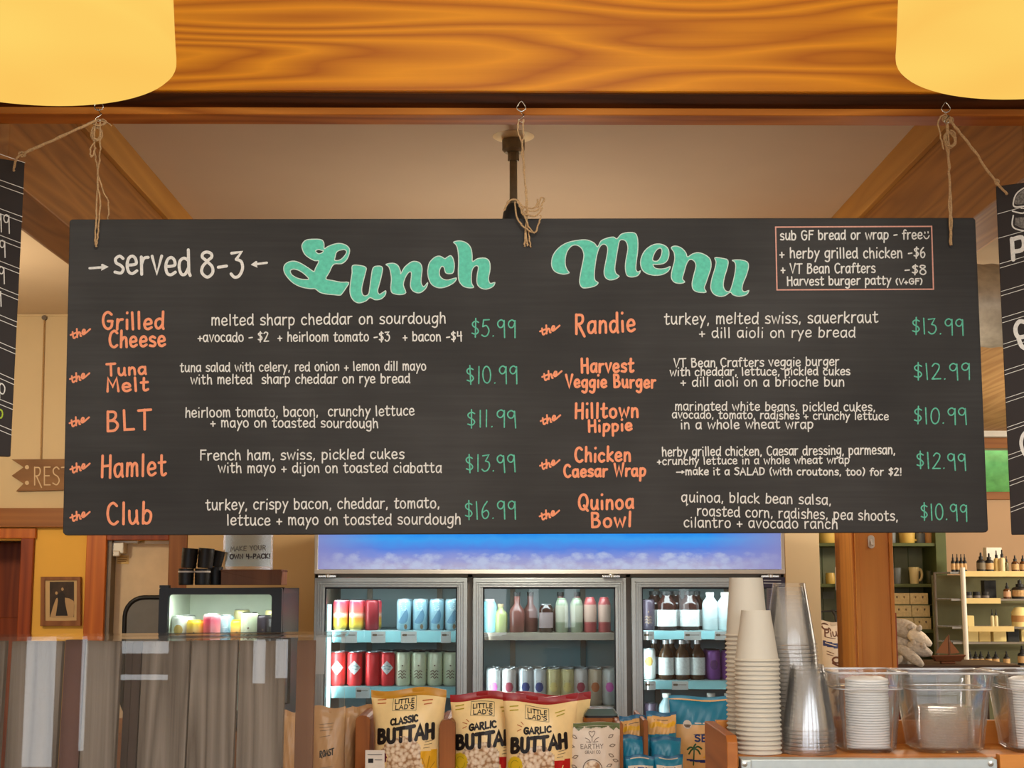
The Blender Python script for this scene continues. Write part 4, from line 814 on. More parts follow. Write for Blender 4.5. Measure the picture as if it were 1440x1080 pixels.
class Bag:
    def __init__(s, name, label, cx, top, wpx, Y, h, D, mats, cat='snack bag', nar=.1, crimp=.07, group=None, wav=.006, tilt=0, flat=False):
        s.k = Y / FPX; s.cx = cx; s.h = h; s.w = wpx * s.k; s.D = D; s.nar = nar; s.cr = crimp; s.Y = Y; s.wav = wav; s.flat = flat
        c = at(cx, top, Y); s.z0 = c.z - h; s.top = top
        s.root = thing(name, label, cat, (c.x, Y, s.z0), (0, 0, 0), group)
        if tilt: s.root.rotation_euler = (R(tilt), 0, 0)
        nu, nv = 22, 30
        F = [[s.sf(-1 + 2 * i / nu, j / nv) for i in range(nu + 1)] for j in range(nv + 1)]
        mb = MB(); vs = [p for r in F for p in r]; nF = len(vs)
        bk = [(p[0], -p[1] * .75 + .0012, p[2]) for p in vs]
        fs = []; ms = []
        for j in range(nv):
            for i in range(nu):
                a = j * (nu + 1) + i; q = (a, a + 1, a + nu + 2, a + nu + 1)
                fs.append(q); fs.append(tuple(nF + t for t in q[::-1])); mi = 1 if (j + .5) / nv > 1 - crimp else 0; ms += [mi, mi]
        ring = [i for i in range(nu + 1)] + [j * (nu + 1) + nu for j in range(1, nv + 1)] + [nv * (nu + 1) + i for i in range(nu - 1, -1, -1)] + [j * (nu + 1) for j in range(nv - 1, 0, -1)]
        for t in range(len(ring)):
            a, b = ring[t], ring[(t + 1) % len(ring)]; fs.append((b, a, nF + a, nF + b)); ms.append(1 if vs[a][2] > h * (1 - crimp * 1.05) else 0)
        mb.add(vs + bk, fs); mb.m = ms; mb.build('pouch', mats, s.root, smooth=60)
    def hw(s, v): return s.w / 2 * (1 - s.nar * math.sin(math.pi * min(1, v / (1 - s.cr))) ** .8)
    def dep(s, u, v):
        u = max(-1, min(1, u)); vv = min(1, max(0, v / (1 - s.cr)))
        e = (1 - u * u) ** .55 * (math.sin(math.pi * (vv * .82 + .18 * vv * vv)) ** .6 if not s.flat else min(1, (1 - vv) * 1.6 + .12) ** .8 * (1 if vv < 1 else 0))
        wr = .0016 * math.sin(9 * u + 14 * v) * (1 - u * u) + .0009 * math.sin(23 * u - 31 * v)
        if v > 1 - s.cr: return .001 + s.wav * .5 * math.sin(6 * u + s.cx)
        return max(.0006, s.D * e + wr * e) + s.wav * .5 * math.sin(6 * u + s.cx) * max(0, (v - .7) / (.3 - s.cr + 1e-6))
    def sf(s, u, v):
        zt_ = s.h * v + s.wav * math.sin(3.2 * u + s.cx * .7) * max(0, v - .6) / .4
        return (u * s.hw(v), -s.dep(u, v), zt_)
    def fn(s, off=.0008):
        def f(px, py):
            x = (px - s.cx) * s.k; v = 1 - (py - s.top) * s.k / s.h; v = max(0.002, min(.999, v))
            u = max(-.995, min(.995, x / s.hw(v))); p = s.sf(u, v)
            return (p[0], p[1] - off, p[2])
        return f
    def patch(s, name, poly, m, off=.0007, st=2.0, parent=None):
        """a printed area given by its outline, cut from a fine grid so that it follows the bulge"""
        xs = [p[0] for p in poly]; ys = [p[1] for p in poly]; mb = MB(); f = s.fn(off)
        def ins(x, y):
            c = False
            for i in range(len(poly)):
                (x1, y1), (x2, y2) = poly[i - 1], poly[i]
                if (y1 > y) != (y2 > y) and x < (x2 - x1) * (y - y1) / (y2 - y1) + x1: c = not c
            return c
        nx, ny = int((max(xs) - min(xs)) / st) + 1, int((max(ys) - min(ys)) / st) + 1
        for j in range(ny):
            for i in range(nx):
                x, y = min(xs) + i * st, min(ys) + j * st
                if ins(x + st / 2, y + st / 2): mb.add([f(x, y), f(x + st, y), f(x + st, y + st), f(x, y + st)], [(0, 1, 2, 3)])
        if mb.v: mb.build(name, m, parent or s.root)
    def text(s, name, t, x0, y0, x1, y1, u, wd, m, off=.0011):
        mb = MB(); write(mb, t, x0, y0, x1, y1, u, wd, s.fn(off), jit=.1); mb.build(name, m, s.root)
    def lines(s, name, L, wd, m, off=.0011, closed=False):
        mb = MB(); f = s.fn(off)
        for l in L:
            Q = []
            for a, b in zip(l, l[1:] + (l[:1] if closed else [])):
                n_ = max(1, int(math.dist(a, b) / 4)); Q += [(a[0] + (b[0] - a[0]) * k / n_, a[1] + (b[1] - a[1]) * k / n_) for k in range(n_)]
            if not closed: Q.append(l[-1])
            mb.strip(Q, wd, f, closed=closed)
        mb.build(name, m, s.root)
def popbag(cx, top, wpx, Y, label, flavour, crimp_m, dash, dx, dy, detail=True):
    b = Bag('popcorn_bag', label, cx, top, wpx, Y, .305, .05, [M['bagcream'], crimp_m], crimp=.055, group='popcorn bags on the snack rack')
    if not detail: return b
    S = lambda P: [(x + dx, y + dy) for x, y in P]
    b.patch('popcorn_picture', S([(724, 1062), (732, 1052), (742, 1046), (755, 1043), (768, 1045), (778, 1056), (777, 1075), (786, 1090), (790, 1118), (720, 1118), (731, 1085), (734, 1070)]), M['pop'])
    if flavour == 'GARLIC':
        b.patch('colour_block', S([(776, 1064), (800, 1061), (800, 1120), (790, 1120), (784, 1090)]), M['redpr'])
        b.lines('starburst', [S([(786, 1082), (790, 1070)]), S([(788, 1086), (797, 1078)]), S([(784, 1084), (778, 1075)])], 1.6, M['bagcream'])
        b.patch('bubble', S([(725 + 10 * math.cos(a * .4), 1070 + 12 * math.sin(a * .4)) for a in range(16)]), M['yel'], .001, 1.2)
        b.lines('bubble_ring', [S([(725 + 6 * math.cos(a * .5), 1071 + 8 * math.sin(a * .5)) for a in range(12)])], .8, M['ygreen'], .0015)
        b.lines('sparkle', [S([(728, 1017), (734, 1019)]), S([(733, 1013), (736, 1016)]), S([(728, 1025), (733, 1022.5)])], 1.0, M['bagorange'])
    else:
        b.patch('colour_block', S([(776, 1064), (800, 1061), (800, 1120), (790, 1120), (784, 1090)]), M['sunyel'])
        b.lines('starburst', [S([(786, 1092), (790, 1070)]), S([(788, 1090), (797, 1078)]), S([(784, 1084), (780, 1072)])], 1.2, M['bagmust'])
        b.patch('bubble', S([(725 + 7 * math.cos(a * .4), 1072 + 9 * math.sin(a * .4)) for a in range(16)]), M['maroon'], .001, 1.2)
    b.text('brand_print', 'LITTLE', 741.5 + dx, 999.5 + dy, 768.5 + dx, 1001.0 + dy, .54, 1.25, M['k'])
    b.text('brand_print', "LAD'S", 742 + dx, 1007 + dy, 768.5 + dx, 1008.5 + dy, .54, 1.25, M['k'])
    b.lines('brand_frame', [S([(739.5, 990.5), (771, 993), (771, 1010.5), (738.5, 1008)])], .5, M['k'], closed=True)
    b.text('flavour_print', flavour, 736.5 + dx, 1028 + dy, 774 + dx, 1024 + dy, .78, 2.5, M['k'])
    b.text('name_print', 'BUTTAH', 719 + dx, 1053 + dy, 796 + dx, 1045 + dy, 1.75, 5.0, M['k'], .0024)
    b.lines('side_dashes', [S([(718, 994.5), (729, 993)]), S([(718, 999.5), (729, 998)]), S([(780, 999), (793, 997)]), S([(782, 1003.5), (792, 1001.5)])], 1.4, dash)
    b.lines('small_print', [S([(784, 1051), (794, 1049)]), S([(783, 1055), (793, 1053)]), S([(782, 1059), (790, 1058)])], .7, M['brownpr'])
    return b
popbag(575, 969, 104, 4.03, 'cream popcorn bag with mustard top seam, nearest the plank screen', 'CLASSIC', M['bagmust'], M['bagorange'], -185, -13)
popbag(684, 974, 100, 4.06, 'cream popcorn bag with red top seam, partly behind another such bag', 'GARLIC', M['bagred'], M['ygreen'], -76, -5)
popbag(778, 975, 104, 4.20, 'cream popcorn bag with red top seam, mostly hidden behind the front red-topped bags', 'GARLIC', M['bagred'], M['ygreen'], 18, 0, False)
popbag(760, 977, 104, 3.96, 'cream popcorn bag with red top seam, foremost beside the granola pouch', 'GARLIC', M['bagred'], M['ygreen'], 0, 0)
# granola pouch
gb = Bag('granola_pouch', 'white granola pouch printed with leaves, beside the red-topped popcorn', 836, 1016, 70, 3.95, .25, .035, [M['bagwhite'], M['bagwhite']], 'pouch', .02, .04, wav=.002, flat=True)
gb.patch('leaf_border', [(801, 1016), (871, 1016), (871, 1025), (866, 1022), (862, 1026), (855, 1021), (846, 1024), (838, 1022), (830, 1024), (822, 1021), (814, 1026), (808, 1021), (801, 1027)], M['leaf'], st=1.0)
gb.lines('emblem', [smooth_line([(832, 1036), (828, 1030), (829, 1027.5), (832, 1028.5), (835, 1027.5), (836, 1030), (832, 1036)], 4), [(832, 1036), (832, 1042)], smooth_line([(830, 1042), (827, 1038), (823, 1036)], 4), smooth_line([(834, 1042), (837, 1038), (841, 1036)], 4), [(829, 1042), (824, 1041)], [(835, 1042), (840, 1041)]], .9, M['brownpr'])
gb.text('brand_print', 'EARTHY', 816, 1050, 847, 1050, .58, .8, M['brownpr']); gb.text('brand_print', 'GRAIN CO', 822, 1056.5, 843, 1056.5, .38, .6, M['brownpr'])
gb.lines('round_window', [[(832 + 13 * math.cos(a * .314), 1077 + 13 * math.sin(a * .314)) for a in range(20)]], 1.2, M['brownpr'], closed=True)
gb.patch('granola_picture', [(832 + 11 * math.cos(a * .314), 1077 + 11 * math.sin(a * .314)) for a in range(20)], M['pop'], st=1.5)
lf_ = []
for x, y, a in ((808, 1034, .6), (804, 1047, .2), (809, 1061, -.4), (807, 1074, .3), (858, 1034, -.6), (860, 1046, -.2), (858, 1059, .5), (855, 1072, -.4), (864, 1066, .3)):
    for s_ in (-1, 1): lf_.append(smooth_line([(x - 4 * math.cos(a), y - 4 * math.sin(a)), (x - s_ * 1.8 * math.sin(a), y + s_ * 1.8 * math.cos(a)), (x + 4 * math.cos(a), y + 4 * math.sin(a))], 4))
gb.lines('leaf_print', lf_, .9, M['brownpr'])
# covered tray behind the pouch
ct = thing('covered_dish', 'low wooden dish under a dark clear cover, behind the granola pouch', 'dish', (X(843, 4.18), 4.2, zsh))
zc_ = at(843, 1013, 4.1).z - zsh
MB().loft([rsq(.045, .05, .012, zc_ - .008), rsq(.05, .055, .012, zc_ - .008), rsq(.05, .055, .012, zc_ + .002), rsq(.046, .05, .012, zc_ + .002)]).build('dish', M['rack'], ct)
MB().loft([rsq(.046, .05, .012, zc_ + .002), rsq(.046, .05, .012, zc_ + .008)]).build('contents', M['k'], ct)
MB().loft([rsq(.047, .052, .012, zc_ + .008), rsq(.047, .052, .012, zc_ + .012), rsq(.036, .04, .012, zc_ + .026)]).build('cover', mat('smoky_cover', (92, 110, 108), .15), ct)
MB().loft([rsq(.03, .03, .01, 0), rsq(.03, .03, .01, zc_ - .008)]).build('pedestal', M['rack'], ct)
# teal seaweed packs hung in two columns, and the large sea-salt bag
def pack(cx, top, w_, Y, h, label, header):
    b = Bag('snack_pack', label, cx, top, w_, Y, h, .022, [M['tealbag'], M['tealdk']], 'snack bag', .05, .06, wav=.003, group='small teal snack packs')
    if header:
        b.patch('header_print', [(cx - w_ / 2 + 1, top + 7), (cx + w_ / 2 - 1, top + 4), (cx + w_ / 2 - 2, top + 28), (cx - w_ / 2 + 2, top + 30)], M['tan'], st=1.0)
        b.patch('wave_print', smooth_line([(cx - w_ / 2 + 6, top + 15), (cx - 4, top + 13), (cx + 6, top + 15), (cx + w_ / 2 - 4, top + 12), (cx + w_ / 2 - 3, top + 18), (cx + 4, top + 20), (cx - 6, top + 19), (cx - w_ / 2 + 5, top + 22)], 3, True), M['sunyel'], .0011, 1.0)
        b.lines('small_print', [[(cx - 10, top + 11), (cx + 8, top + 10)]], 1.0, M['brownpr'])
    return b
pack(889, 1006, 36, 4.10, .17, 'teal snack pack with yellow wave header, rear one beside the granola pouch', True)
pack(930, 1001, 42, 4.10, .17, 'teal snack pack with yellow wave header, rear one beside the palm-tree bag', True)
pack(893, 1034, 40, 4.02, .15, 'crinkled teal snack pack in front, beside the granola pouch', False)
pack(936, 1036, 42, 4.02, .15, 'crinkled teal snack pack in front, beside the palm-tree bag', False)
for cx, nm in ((900, 'granola pouch side'), (940, 'palm-tree bag side')):
    b = pack(cx, 1062, 40, 3.95, .12, f'teal snack pack with pale header, foremost on the {nm}', False)
    b.patch('header_print', [(cx - 17, 1075), (cx + 17, 1075), (cx + 17, 1100), (cx - 17, 1100)], M['bagwhite'], st=1.5); b.lines('small_print', [[(cx - 13, 1066), (cx + 12, 1066)]], 1.2, M['bagwhite']); b.lines('small_print', [[(cx - 8, 1078), (cx + 8, 1078)]], 1.6, M['navy'])
sb = Bag('chip_bag', 'large teal and cream snack bag with a palm tree, by the cup tray', 984, 979, 86, 4.20, .25, .035, [M['tan'], M['tealbag']], 'snack bag', .04, .04, wav=.003)
sb.patch('teal_band', [(941, 984), (1027, 984), (1027, 1016), (941, 1016)], M['tealbag'], st=2)
sb.lines('small_print', [[(975, 1014), (983, 1014)], [(986, 1014), (996, 1014)], [(999, 1014), (1022, 1014)]], 1.6, M['bagwhite'], .0014)
sb.lines('seal', [[(964.5 + 5 * math.cos(a * .5), 1016 + 5 * math.sin(a * .5)) for a in range(13)]], 1.5, M['bagwhite'], .0016); sb.patch('seal_fill', [(964.5 + 5 * math.cos(a * .5), 1016 + 5 * math.sin(a * .5)) for a in range(13)], M['bagwhite'], .0012, 1.0)
sb.patch('seal_base', [(960, 1016), (969, 1016), (968, 1020), (961, 1020)], M['brownpr'], .0018, 1.0)
sb.text('name_print', 'SEA', 974, 1038, 1000, 1038, .85, 2.2, M['navy'])
sb.lines('small_print', [[(973, 1029), (992, 1028)]], 1, M['brownpr'])
sb.lines('palm_tree', [smooth_line([(972, 1070), (972.5, 1058), (973, 1048)], 4)], 1.8, M['palm']); sb.lines('palm_tree', [smooth_line([(973, 1048), (968, 1046), (964, 1049)], 4), smooth_line([(973, 1048), (969, 1050), (966, 1055)], 4), smooth_line([(973, 1048), (978, 1045), (983, 1048)], 4), smooth_line([(973, 1048), (978, 1050), (981, 1055)], 4), smooth_line([(973, 1048), (973, 1045), (975, 1042)], 4)], 2.2, M['palm'])
sb.patch('sun', [(991, 1050), (1002, 1045), (1002, 1060), (985, 1061)], M['sunyel'], .001, 1.2); sb.patch('sea', [(963, 1062), (980, 1063), (1002, 1062), (1002, 1066), (985, 1067), (963, 1064)], M['navy'], .0012, 1.0)
# kraft coffee bags and bottles at the plank end
kb = Bag('coffee_bag', 'brown kraft bag with printed lettering, standing nearest the planks', 463, 994, 46, 4.02, .22, .035, [M['kraft'], M['kraft']], 'bag', .03, .07, wav=.004, flat=True)
kb.text('name_print', 'ROAST', 453, 1060, 472, 1056, .8, 1.6, M['k']); kb.lines('small_print', [[(451, 1018), (470, 1014)], [(451, 1022), (468, 1019)], [(452, 1026), (469, 1023)], [(452, 1034), (466, 1031)], [(454, 1074), (470, 1072)]], .7, M['brownpr'])
k2 = Bag('coffee_bag', 'brown kraft bag with a plum stripe, beside the rack divider', 484, 996, 40, 4.10, .22, .035, [M['kraft'], M['kraft']], 'bag', .03, .07, wav=.004, flat=True)
k2.patch('plum_stripe', smooth_line([(484, 1022), (479, 1040), (476, 1070), (476, 1100), (484, 1100), (484, 1060)], 3, True), M['plum'], st=1.2)
k3 = Bag('coffee_bag', 'brown kraft bag peeping over between two rack dividers', 512, 992, 34, 4.22, .23, .03, [M['kraft'], M['kraft']], 'bag', .03, .07, wav=.004, flat=True)
k4 = Bag('coffee_bag', 'brown kraft bag seen through the gap in the plank screen', 409, 1000, 26, 4.02, .22, .03, [M['kraft'], M['kraft']], 'bag', .03, .07, wav=.004, flat=True)
pc = thing('price_card', 'white price card clipped to the rack by the mustard-topped popcorn', 'card', (X(528, 3.89, 1060), 3.885, zsh))
zc1, zc0 = at(528, 1055, 3.885).z - zsh, 0
MB().box(-.026, .024, 0, .003, .0, zc1).build('card', M['paper'], pc); MB().box(-.025, .025, -.004, -.001, 0, zc1 - .036).build('card', M['paper'], pc)
MB().box(-.018, -.005, -.0012, 0, zc1 - .032, zc1 - .021).box(-.02, .018, -.0012, 0, zc1 - .012, zc1 - .0105).box(-.001, .018, -.0012, 0, zc1 - .025, zc1 - .0238).build('card_print', M['k'], pc)

# ================================================================ three-door beverage cooler
YF = 6.15
XF0, XF1 = X(442, YF), X(1104, YF)
co = thing('beverage_cooler', 'three-door glass drinks cooler with a lit blue ice header', 'cooler', (0, 0, 0))
zdt = at(705, 813, YF).z; zhb = at(705, 807, YF).z; ztop = at(705, 744, YF).z + .02
cab = MB().box(XF0, XF0 + .04, YF + .05, YF + .72, .1, ztop).box(XF1 - .04, XF1, YF + .05, YF + .72, .1, ztop).box(XF0 + .04, XF1 - .04, YF + .05, YF + .72, ztop - .05, ztop).box(XF0 + .04, XF1 - .04, YF + .05, YF + .72, .1, .3)
cab.build('cabinet', M['fridgeside'], co, bevel=.004)
MB().box(XF0 + .04, XF1 - .04, YF + .66, YF + .72, .3, ztop - .05).box(XF0 + .04, XF1 - .04, YF + .05, YF + .66, zdt + .01, zdt + .03).build('liner', M['inner'], co)
fr = MB()
for a, b in ((442, 446), (657, 665), (880, 888), (1099, 1104)): fr.box(X(a, YF), X(b, YF), YF + .03, YF + .09, .3, zhb)
fr.box(XF0, XF1, YF + .03, YF + .09, zdt + .002, zhb).build('front_frame', M['bronze'], co, bevel=.002)
def icemat():
    m, nt, b = _new('ice_header_print'); nt.nodes.remove(b)
    tc = N(nt, 'ShaderNodeTexCoord'); sp = N(nt, 'ShaderNodeSeparateXYZ'); nt.links.new(tc.outputs['Generated'], sp.inputs[0])
    n1 = N(nt, 'ShaderNodeTexNoise', Scale=3.0, Detail=4.0, Roughness=.6); nt.links.new(coords(nt, (3, 1, 6)), n1.inputs['Vector'])
    mg = N(nt, 'ShaderNodeMath', operation='MULTIPLY_ADD'); mg.inputs[1].default_value = .26; nt.links.new(n1.outputs['Fac'], mg.inputs[0]); nt.links.new(sp.outputs['Z'], mg.inputs[2])
    base = ramp(nt, mg.outputs[0], [(.22, lin((176, 172, 204))), (.42, lin((138, 150, 214))), (.62, lin((88, 132, 222))), (.84, lin((66, 160, 240))), (1.1, lin((40, 140, 236)))])
    vo = N(nt, 'ShaderNodeTexVoronoi', Scale=22.0); nt.links.new(coords(nt, (1, 1, 1.4)), vo.inputs['Vector'])
    n2 = N(nt, 'ShaderNodeTexNoise', Scale=9.0, Detail=6.0, Roughness=.7); nt.links.new(coords(nt, (1.4, 1, 2.2)), n2.inputs['Vector'])
    mm = N(nt, 'ShaderNodeMath', operation='MULTIPLY'); nt.links.new(n2.outputs['Fac'], mm.inputs[0])
    zr = ramp(nt, sp.outputs['Z'], [(.0, (1, 1, 1)), (.36, (.75, .75, .75)), (.52, (0, 0, 0))]); nt.links.new(zr, mm.inputs[1])
    sm = N(nt, 'ShaderNodeMath', operation='MULTIPLY_ADD'); sm.inputs[1].default_value = -.35; nt.links.new(vo.outputs['Distance'], sm.inputs[0]); nt.links.new(mm.outputs[0], sm.inputs[2])
    ice = ramp(nt, sm.outputs[0], [(.16, (0, 0, 0)), (.40, (.8, .8, .8))])
    mx = N(nt, 'ShaderNodeMixRGB'); mx.inputs[2].default_value = (*lin((190, 200, 226)), 1); nt.links.new(ice, mx.inputs[0]); nt.links.new(base, mx.inputs[1])
    side = ramp(nt, sp.outputs['X'], [(0, (.8, .8, .8)), (.14, (0, 0, 0)), (.84, (0, 0, 0)), (1, (.85, .85, .85))])
    mx2 = N(nt, 'ShaderNodeMixRGB'); mx2.inputs[2].default_value = (*lin((140, 138, 190)), 1); nt.links.new(side, mx2.inputs[0]); nt.links.new(mx.outputs[0], mx2.inputs[1])
    e = N(nt, 'ShaderNodeEmission', Strength=1.0); nt.links.new(mx2.outputs[0], e.inputs[0]); nt.links.new(e.outputs[0], nt.nodes['Material Output'].inputs[0]); return m
hp = MB().box(XF0 + .012, XF1 - .012, YF + .006, YF + .05, zhb + .02, ztop - .012).build('header_panel', icemat(), co)
MB().box(XF0, XF0 + .014, YF, YF + .05, zhb, ztop).box(XF1 - .014, XF1, YF, YF + .05, zhb, ztop).box(XF0, XF1, YF, YF + .05, ztop - .014, ztop).box(XF0, XF1, YF - .004, YF + .05, zhb, zhb + .018).build('header_frame', M['white'], co, bevel=.002)
M['led'] = glow('cooler_led', (206, 246, 250), 2.2)
doors = ((443, 657, 457.5, 643), (665.5, 880, 679, 865), (888, 1103, 902, 1088))
zgt = at(705, 826, YF).z; zbt = .22
for i, (a, b, c, d) in enumerate(doors):
    x0, x1, g0, g1 = X(a, YF), X(b, YF), X(c, YF), X(d, YF)
    m = MB().box(x0, g0, YF, YF + .03, zbt, zdt).box(g1, x1, YF, YF + .03, zbt, zdt).box(g0, g1, YF, YF + .03, zgt, zdt).box(g0, g1, YF, YF + .03, zbt, zbt + .05)
    for q in (.010, .02, .03): m.box(x0 + .004 + q, x0 + .006 + q, YF - .003, YF, zbt + q, zdt - q).box(x1 - .006 - q, x1 - .004 - q, YF - .003, YF, zbt + q, zdt - q).box(x0 + q, x1 - q, YF - .003, YF, zdt - .006 - q, zdt - .004 - q)
    dr = m.build('cooler_door', M['alu'], co, bevel=.0015)
    MB().box(g0 - .002, g1 + .002, YF + .010, YF + .016, zbt + .05, zgt + .002).build('glass', M['cooler_glass'], dr)
    MB().box(g0, g0 + .005, YF + .004, YF + .03, zbt + .05, zgt).box(g1 - .005, g1, YF + .004, YF + .03, zbt + .05, zgt).box(g0, g1, YF + .004, YF + .03, zgt - .006, zgt).build('gasket', M['black'], dr)
    hx = x0 + .055 if i == 0 else x1 - .06
    MB().box(hx - .04, hx + .035, YF - .01, YF + .02, zdt + .003, zdt + .012).lathe([(.0001, 0), (.012, 0), (.012, .014), (.0001, .014)], 14, (hx, YF, zdt + .002)).build('hinge', M['wire'], dr, bevel=.001)
    if i == 0: MB().box(g0 + .006, g0 + .022, YF + .05, YF + .062, .4, at(465, 850, YF).z).build('led_strip', M['led'], co)
    if i: MB().box(X(a - 4, YF) - .004, X(a - 4, YF) + .004, YF + .09, YF + .655, .3, zdt).build('section_wall', M['inner'], co)
    # uprights with slots at the back
    for ux in (g0 + .13, g1 - .1): MB().box(ux - .012, ux + .012, YF + .645, YF + .66, .4, zdt).build('shelf_upright', M['bronze'], co)
for i, (a, b, c, d) in enumerate(doors):
    area('cooler_light', ((X(c, YF) + X(d, YF)) / 2, YF + .07, zdt - .02), (R(14), 0, 0), .5, .05, 2.3, (.84, .97, 1.0))
    area('cooler_light', (X(c, YF) + .02, YF + .10, 1.3), (R(90), 0, R(-65)), .04, .8, 2.6 if i == 0 else 1.6, (.84, .97, 1.0))
SH = {(0, 0): (887, 903), (0, 1): (965.5, 981), (0, 2): (1052, 1066), (1, 0): (890, 900), (1, 1): (993, 1004), (2, 0): (887, 899), (2, 1): (957, 969), (2, 2): (1035, 1048)}
YI = YF + .17    # front row of cans
ZS = {}
for (d, s), (y0, y1) in SH.items():
    x0, x1 = X(doors[d][2], YF) - .01, X(doors[d][3], YF) + .012
    zt_ = at(705, y0, YF + .10).z; zb_ = at(705, y1, YF + .10).z; ZS[d, s] = zt_
    o = MB().box(x0, x1, YF + .105, YF + .64, zt_ - .012, zt_).build('shelf', M['galv'] if d == 1 else M['inner'], co)
    MB().prism([(x0, YF + .10, zt_ - .002), (x0, YF + .085, zb_), (x1, YF + .085, zb_), (x1, YF + .10, zt_ - .002)], (0, .006, 0)).build('shelf_edge', M['shelfstrip'] if d != 1 else M['fridgeside'], o)
for d, s, tags_ in ((0, 0, ((480, 502), (522, 542), (564, 586), (620, 634))), (2, 0, ((904, 920), (962, 986), (1005, 1024))), (2, 1, ((906, 922), (945, 968))), (0, 1, ((500, 520),))):
    y0, y1 = SH[d, s]
    for a, b in tags_:
        f = onY(YF + .084)
        o = MB().prism([f(a, y0 + 1), f(b, y0 + 1), f(b, y1 + 1), f(a, y1 + 1)], (0, .002, 0)).build('price_tag', M['tag'], co)
        q = MB(); q.strip([(a + 3, y0 + 6), (a + 7, y0 + 6)], 3, onY(YF + .0825)); q.strip([(a + 9, y0 + 6), (b - 3, y0 + 6)], .8, onY(YF + .0825)); q.build('tag_print', M['brownpr'], o)

# cans and bottles
def cfill(m, poly, r, off=.0005, n=10):
    """a (nearly convex) label outline wrapped on a can of radius r"""
    f = curved(r, off); xs = [p[0] for p in poly]; x0, x1 = min(xs), max(xs)
    def span(x):
        ys = []
        for k in range(len(poly)):
            (a, b), (c, e) = poly[k - 1], poly[k]
            if min(a, c) <= x <= max(a, c) and a != c: ys.append(b + (e - b) * (x - a) / (c - a))
        return (min(ys), max(ys)) if ys else (0, 0)
    X_ = [x0 + (x1 - x0) * (.002 + .996 * k / n) for k in range(n + 1)]; S_ = [span(x) for x in X_]
    for k in range(n):
        m.add([f(X_[k], S_[k][0]), f(X_[k + 1], S_[k + 1][0]), f(X_[k + 1], S_[k + 1][1]), f(X_[k], S_[k][1])], [(0, 1, 2, 3)])
def curved(r, off=.0005): return lambda x, z: ((r + off) * math.sin(x / r), -(r + off) * math.cos(x / r), z)
def can_parts(t, r, h, body, lid, label=None):
    MB().lathe([(r * .78, 0), (r * .82, 0), (r, .008), (r, h - .012), (r * .93, h - .004), (r * .84, h - .001)], 24).build('can_body', body, t, smooth=50)
    MB().lathe([(r * .84, h - .002), (r * .87, h + .001), (r * .84, h + .002), (r * .8, h - .003), (.0001, h - .003)], 24).build('can_lid', lid, t, smooth=50)
    if label: label(t, r, h)
def bottle_parts(t, r, h, glass, cap, lab, lab0=.12, lab1=.55, neck=.4, shoulder=.62):
    MB().lathe([(r * .9, 0), (r, .004), (r, h * shoulder), (r * .9, h * (shoulder + .07)), (r * neck, h * (shoulder + .2)), (r * neck, h * .93)], 24).build('bottle_body', glass, t, smooth=50)
    MB().lathe([(r * neck * 1.12, h * .9), (r * neck * 1.15, h), (.0001, h)], 20).build('cap', cap, t, smooth=40)
    if lab: MB().lathe([(r + .0004, h * lab0), (r + .0008, h * lab0), (r + .0008, h * lab1), (r + .0004, h * lab1)], 24).build('label', lab, t, smooth=40)
mc = lambda n, c, **k: mat(n, c, .35, .25, .05, 60, **k)
silver = mat('can_end', (196, 200, 204), .3, .8)
blk = mat('can_carrier', (24, 26, 28), .5)
dark = mat('cola_glass', (48, 26, 22), .15); brown = mat('brown_glass', (74, 52, 34), .15)
wl = mat('white_label', (214, 218, 216), .5, var=.12, vs=140)
def lab_diamond(t, r, h):
    m = MB(); f = curved(r); w_ = .029
    for i in range(8):
        u0, u1 = -w_ + 2 * w_ * i / 8, -w_ + 2 * w_ * (i + 1) / 8; a0, a1 = (w_ - abs(u0)), (w_ - abs(u1)); c = h * .54
        m.add([f(u0, c - a0), f(u1, c - a1), f(u1, c + a1), f(u0, c + a0)], [(0, 1, 2, 3)])
    m.build('label', wl, t); q = MB()
    for dx, dz in ((-.012, .004), (.012, .004), (-.007, -.005), (.008, -.006), (0, .008)): q.strip([(dx - .004, h * .54 + dz), (dx + .004, h * .54 + dz)], .003, curved(r, .0011))
    q.build('label_print', mat('teal_print', (92, 136, 140), .6), t)
def lab_blob(col, zc=.5, zr=.24, xr=.5):
    def f_(t, r, h):
        m = MB(); cfill(m, [(r * xr * 1.15 * math.cos(a * .3925), h * zc + r * xr * 1.3 * math.sin(a * .3925)) for a in range(16)], r); m.build('label', col, t)
        q = MB()
        for k in range(4): q.strip([(-r * .4, h * (.8 - .05 * k) - .02), (r * .35, h * (.8 - .05 * k) - .02)], .0022, curved(r, .0011))
        q.build('label_print', M['brownpr'], t)
    return f_
def lab_script(t, r, h):
    q = MB(); random.seed(3)
    for k in range(3): q.strip(smooth_line([(-r * .5, h * (.42 - .09 * k)), (-r * .2, h * (.46 - .09 * k)), (0, h * (.40 - .09 * k)), (r * .2, h * (.45 - .09 * k)), (r * .45, h * (.42 - .09 * k))], 4), .003, curved(r, .0011))
    q.strip([(0, h * .6), (.001, h * .6)], .006, curved(r, .0011)); q.build('label_print', M['brownpr'], t)
